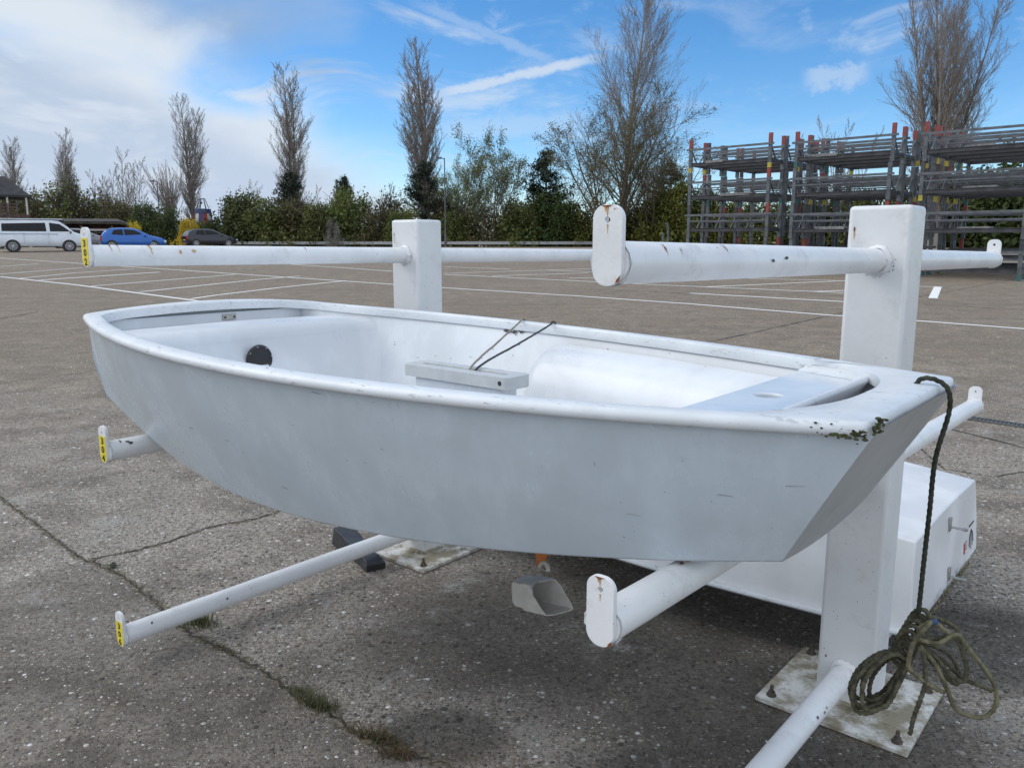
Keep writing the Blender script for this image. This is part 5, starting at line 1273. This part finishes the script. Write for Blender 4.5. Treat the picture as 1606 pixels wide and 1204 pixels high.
wa = n.node('ShaderNodeVectorMath', operation='MULTIPLY_ADD'); wn = n.node('ShaderNodeTexNoise'); n.link(ae, wn.inputs['Vector']); wn.inputs['Scale'].default_value = 3.0; n.link(wn.outputs['Color'], wa.inputs[0]); wa.inputs[1].default_value = (.28, .16, 0); n.link(ae, wa.inputs[2]); aw = wa.outputs[0]
c1 = n.noise(n.scale(aw, (2.2, 6.5, 1), (.3, 1.1, 0)), 1.5, 9, .58)
c2 = n.noise(n.scale(aw, (3.0, 14, 1), (4.1, 2.0, 0)), 1.7, 9, .62)
cirr = n.noise(n.scale(aw, (5.0, 9, 1), (2.3, 7.0, 0)), 2.0, 9, .66)
left = n.step(n.math('ADD', az, n.math('MULTIPLY', n.math('SUBTRACT', w1, .5), .55)), -.44, .02, 1, 0)   # heavy cloud to the left
low = n.step(el, .02, .20, 1, 0)
cov = n.math('ADD', n.math('MULTIPLY', left, .62), n.math('MULTIPLY', n.math('MULTIPLY', low, n.step(az, -.25, .15, 1, 0)), .34))
cov = n.math('ADD', cov, n.math('MULTIPLY', n.step(az, .9, 2.2), .5))
dens = n.step(n.math('ADD', n.math('MULTIPLY', c1, .75), cov), .58, 1.0)
strk = n.math('MULTIPLY', n.step(c2, .47, .72), n.step(az, -.30, .40, .85, .16))
dens = n.math('MAXIMUM', dens, strk)
wisp = n.math('MULTIPLY', n.step(cirr, .53, .80), n.step(el, .05, .25, .2, .62))
dens = n.math('MAXIMUM', dens, wisp)
def trail(p, q, wid, amt, rag):                     # a contrail: great circle between two sky directions
    a, b = ray(*p).normalized(), ray(*q).normalized(); nrm = a.cross(b).normalized(); mid = (a+b).normalized(); half = math.acos(max(-1, min(1, a.dot(b))))/2
    def dot(v):
        d = n.node('ShaderNodeVectorMath', operation='DOT_PRODUCT'); n.link(dv, d.inputs[0]); d.inputs[1].default_value = v; return d.outputs['Value']
    tang = (b-a).normalized(); along = dot(tang); s0, s1 = a.dot(tang), b.dot(tang)
    jit = n.math('MULTIPLY', n.math('SUBTRACT', n.noise(n.scale(ae, (40, 40, 1)), 1.0, 5, .7), .5), rag)
    across = n.math('ABSOLUTE', n.math('ADD', dot(nrm), jit)); e = (s1-s0)
    m = n.math('MULTIPLY', n.step(along, s0, s0+e*.25), n.step(along, s1-e*.25, s1, 1, 0))
    return n.math('MULTIPLY', n.math('MULTIPLY', m, n.step(across, wid*.2, wid, 1, 0)), amt)
for t in ((620, -10), (905, 115), .0085, .26, .016), ((640, 160), (975, 81), .0085, .72, .014), ((640, 205), (960, 190), .02, .30, .03), ((1250, 128), (1375, 112), .016, .40, .045): dens = n.math('MAXIMUM', dens, trail(*t))
awx = n.node('ShaderNodeSeparateXYZ'); n.link(aw, awx.inputs[0])
q = n.math('ADD', n.math('SUBTRACT', awx.outputs[1], .08), n.math('MULTIPLY', n.math('SUBTRACT', awx.outputs[0], .14), .38))
q = n.math('ADD', q, n.math('MULTIPLY', n.math('SUBTRACT', n.noise(n.scale(aw, (4, 9, 1)), 1.5, 6, .6), .5), .09))
band = n.math('MULTIPLY', n.step(q, -.015, .055), n.step(q, .07, .125, 1, 0))
fluff = n.step(n.noise(n.scale(aw, (3.0, 9.0, 1), (.9, .35, 0)), 1.6, 8, .6), .46, .64)
lum = n.math('MAXIMUM', band, n.math('MULTIPLY', fluff, n.step(q, .09, .13, .75, .12)))
lum = n.math('MAXIMUM', lum, n.step(az, -.30, -.05))
ccol = n.mix(lum, n.mix(n.step(q, .05, .13), (3.35, 4.05, 5.1), (2.35, 3.1, 4.25)), (4.8, 5.3, 5.9))
ccol = n.mix(n.math('MULTIPLY', low, .35), ccol, (4.3, 4.9, 5.8))
over = n.math('MAXIMUM', n.step(Y, .25, -.25), n.step(el, .50, .80))      # unseen bright cloud added overhead and behind to lift the light
ccol = n.mix(over, ccol, (6.7, 7.25, 8.0)); dens = n.math('MAXIMUM', dens, n.math('MULTIPLY', over, .85))
hs = n.node('ShaderNodeHueSaturation'); n.link(sky.outputs[0], hs.inputs['Color']); hs.inputs['Saturation'].default_value = 1.30; hs.inputs['Value'].default_value = 1.12
n.put(bg.inputs['Color'], n.mix(dens, hs.outputs[0], ccol)); bg.inputs['Strength'].default_value = .12
sl = bpy.data.lights.new('sun', 'SUN'); sl.energy = 1.0; sl.angle = R(40); sl.color = (1, .97, .93); so = bpy.data.objects.new('sun', sl); COL.objects.link(so)
sdir = Vector((math.sin(SUN_AZ)*math.cos(SUN_EL), math.cos(SUN_AZ)*math.cos(SUN_EL), math.sin(SUN_EL))); so.rotation_euler = (-sdir).to_track_quat('-Z', 'Y').to_euler(); so.location = (0, 0, 40)

# ------------------------------------------------------------------ camera
cd = bpy.data.cameras.new('camera'); cam = bpy.data.objects.new('camera', cd); COL.objects.link(cam)
cd.sensor_fit = 'HORIZONTAL'; cd.sensor_width = 36; cd.lens = 36*F/1606; cd.clip_start = .05; cd.clip_end = 3000
cam.location = (0, 0, H); cam.rotation_euler = (PI/2-PITCH, 0, 0); S.camera = cam
S.view_settings.view_transform = 'Standard'; S.view_settings.look = 'None'; S.view_settings.exposure = 0.33; S.view_settings.gamma = 1.0
S.cycles.max_bounces = 6; S.cycles.diffuse_bounces = 3; S.cycles.transparent_max_bounces = 8; S.cycles.use_denoising = True
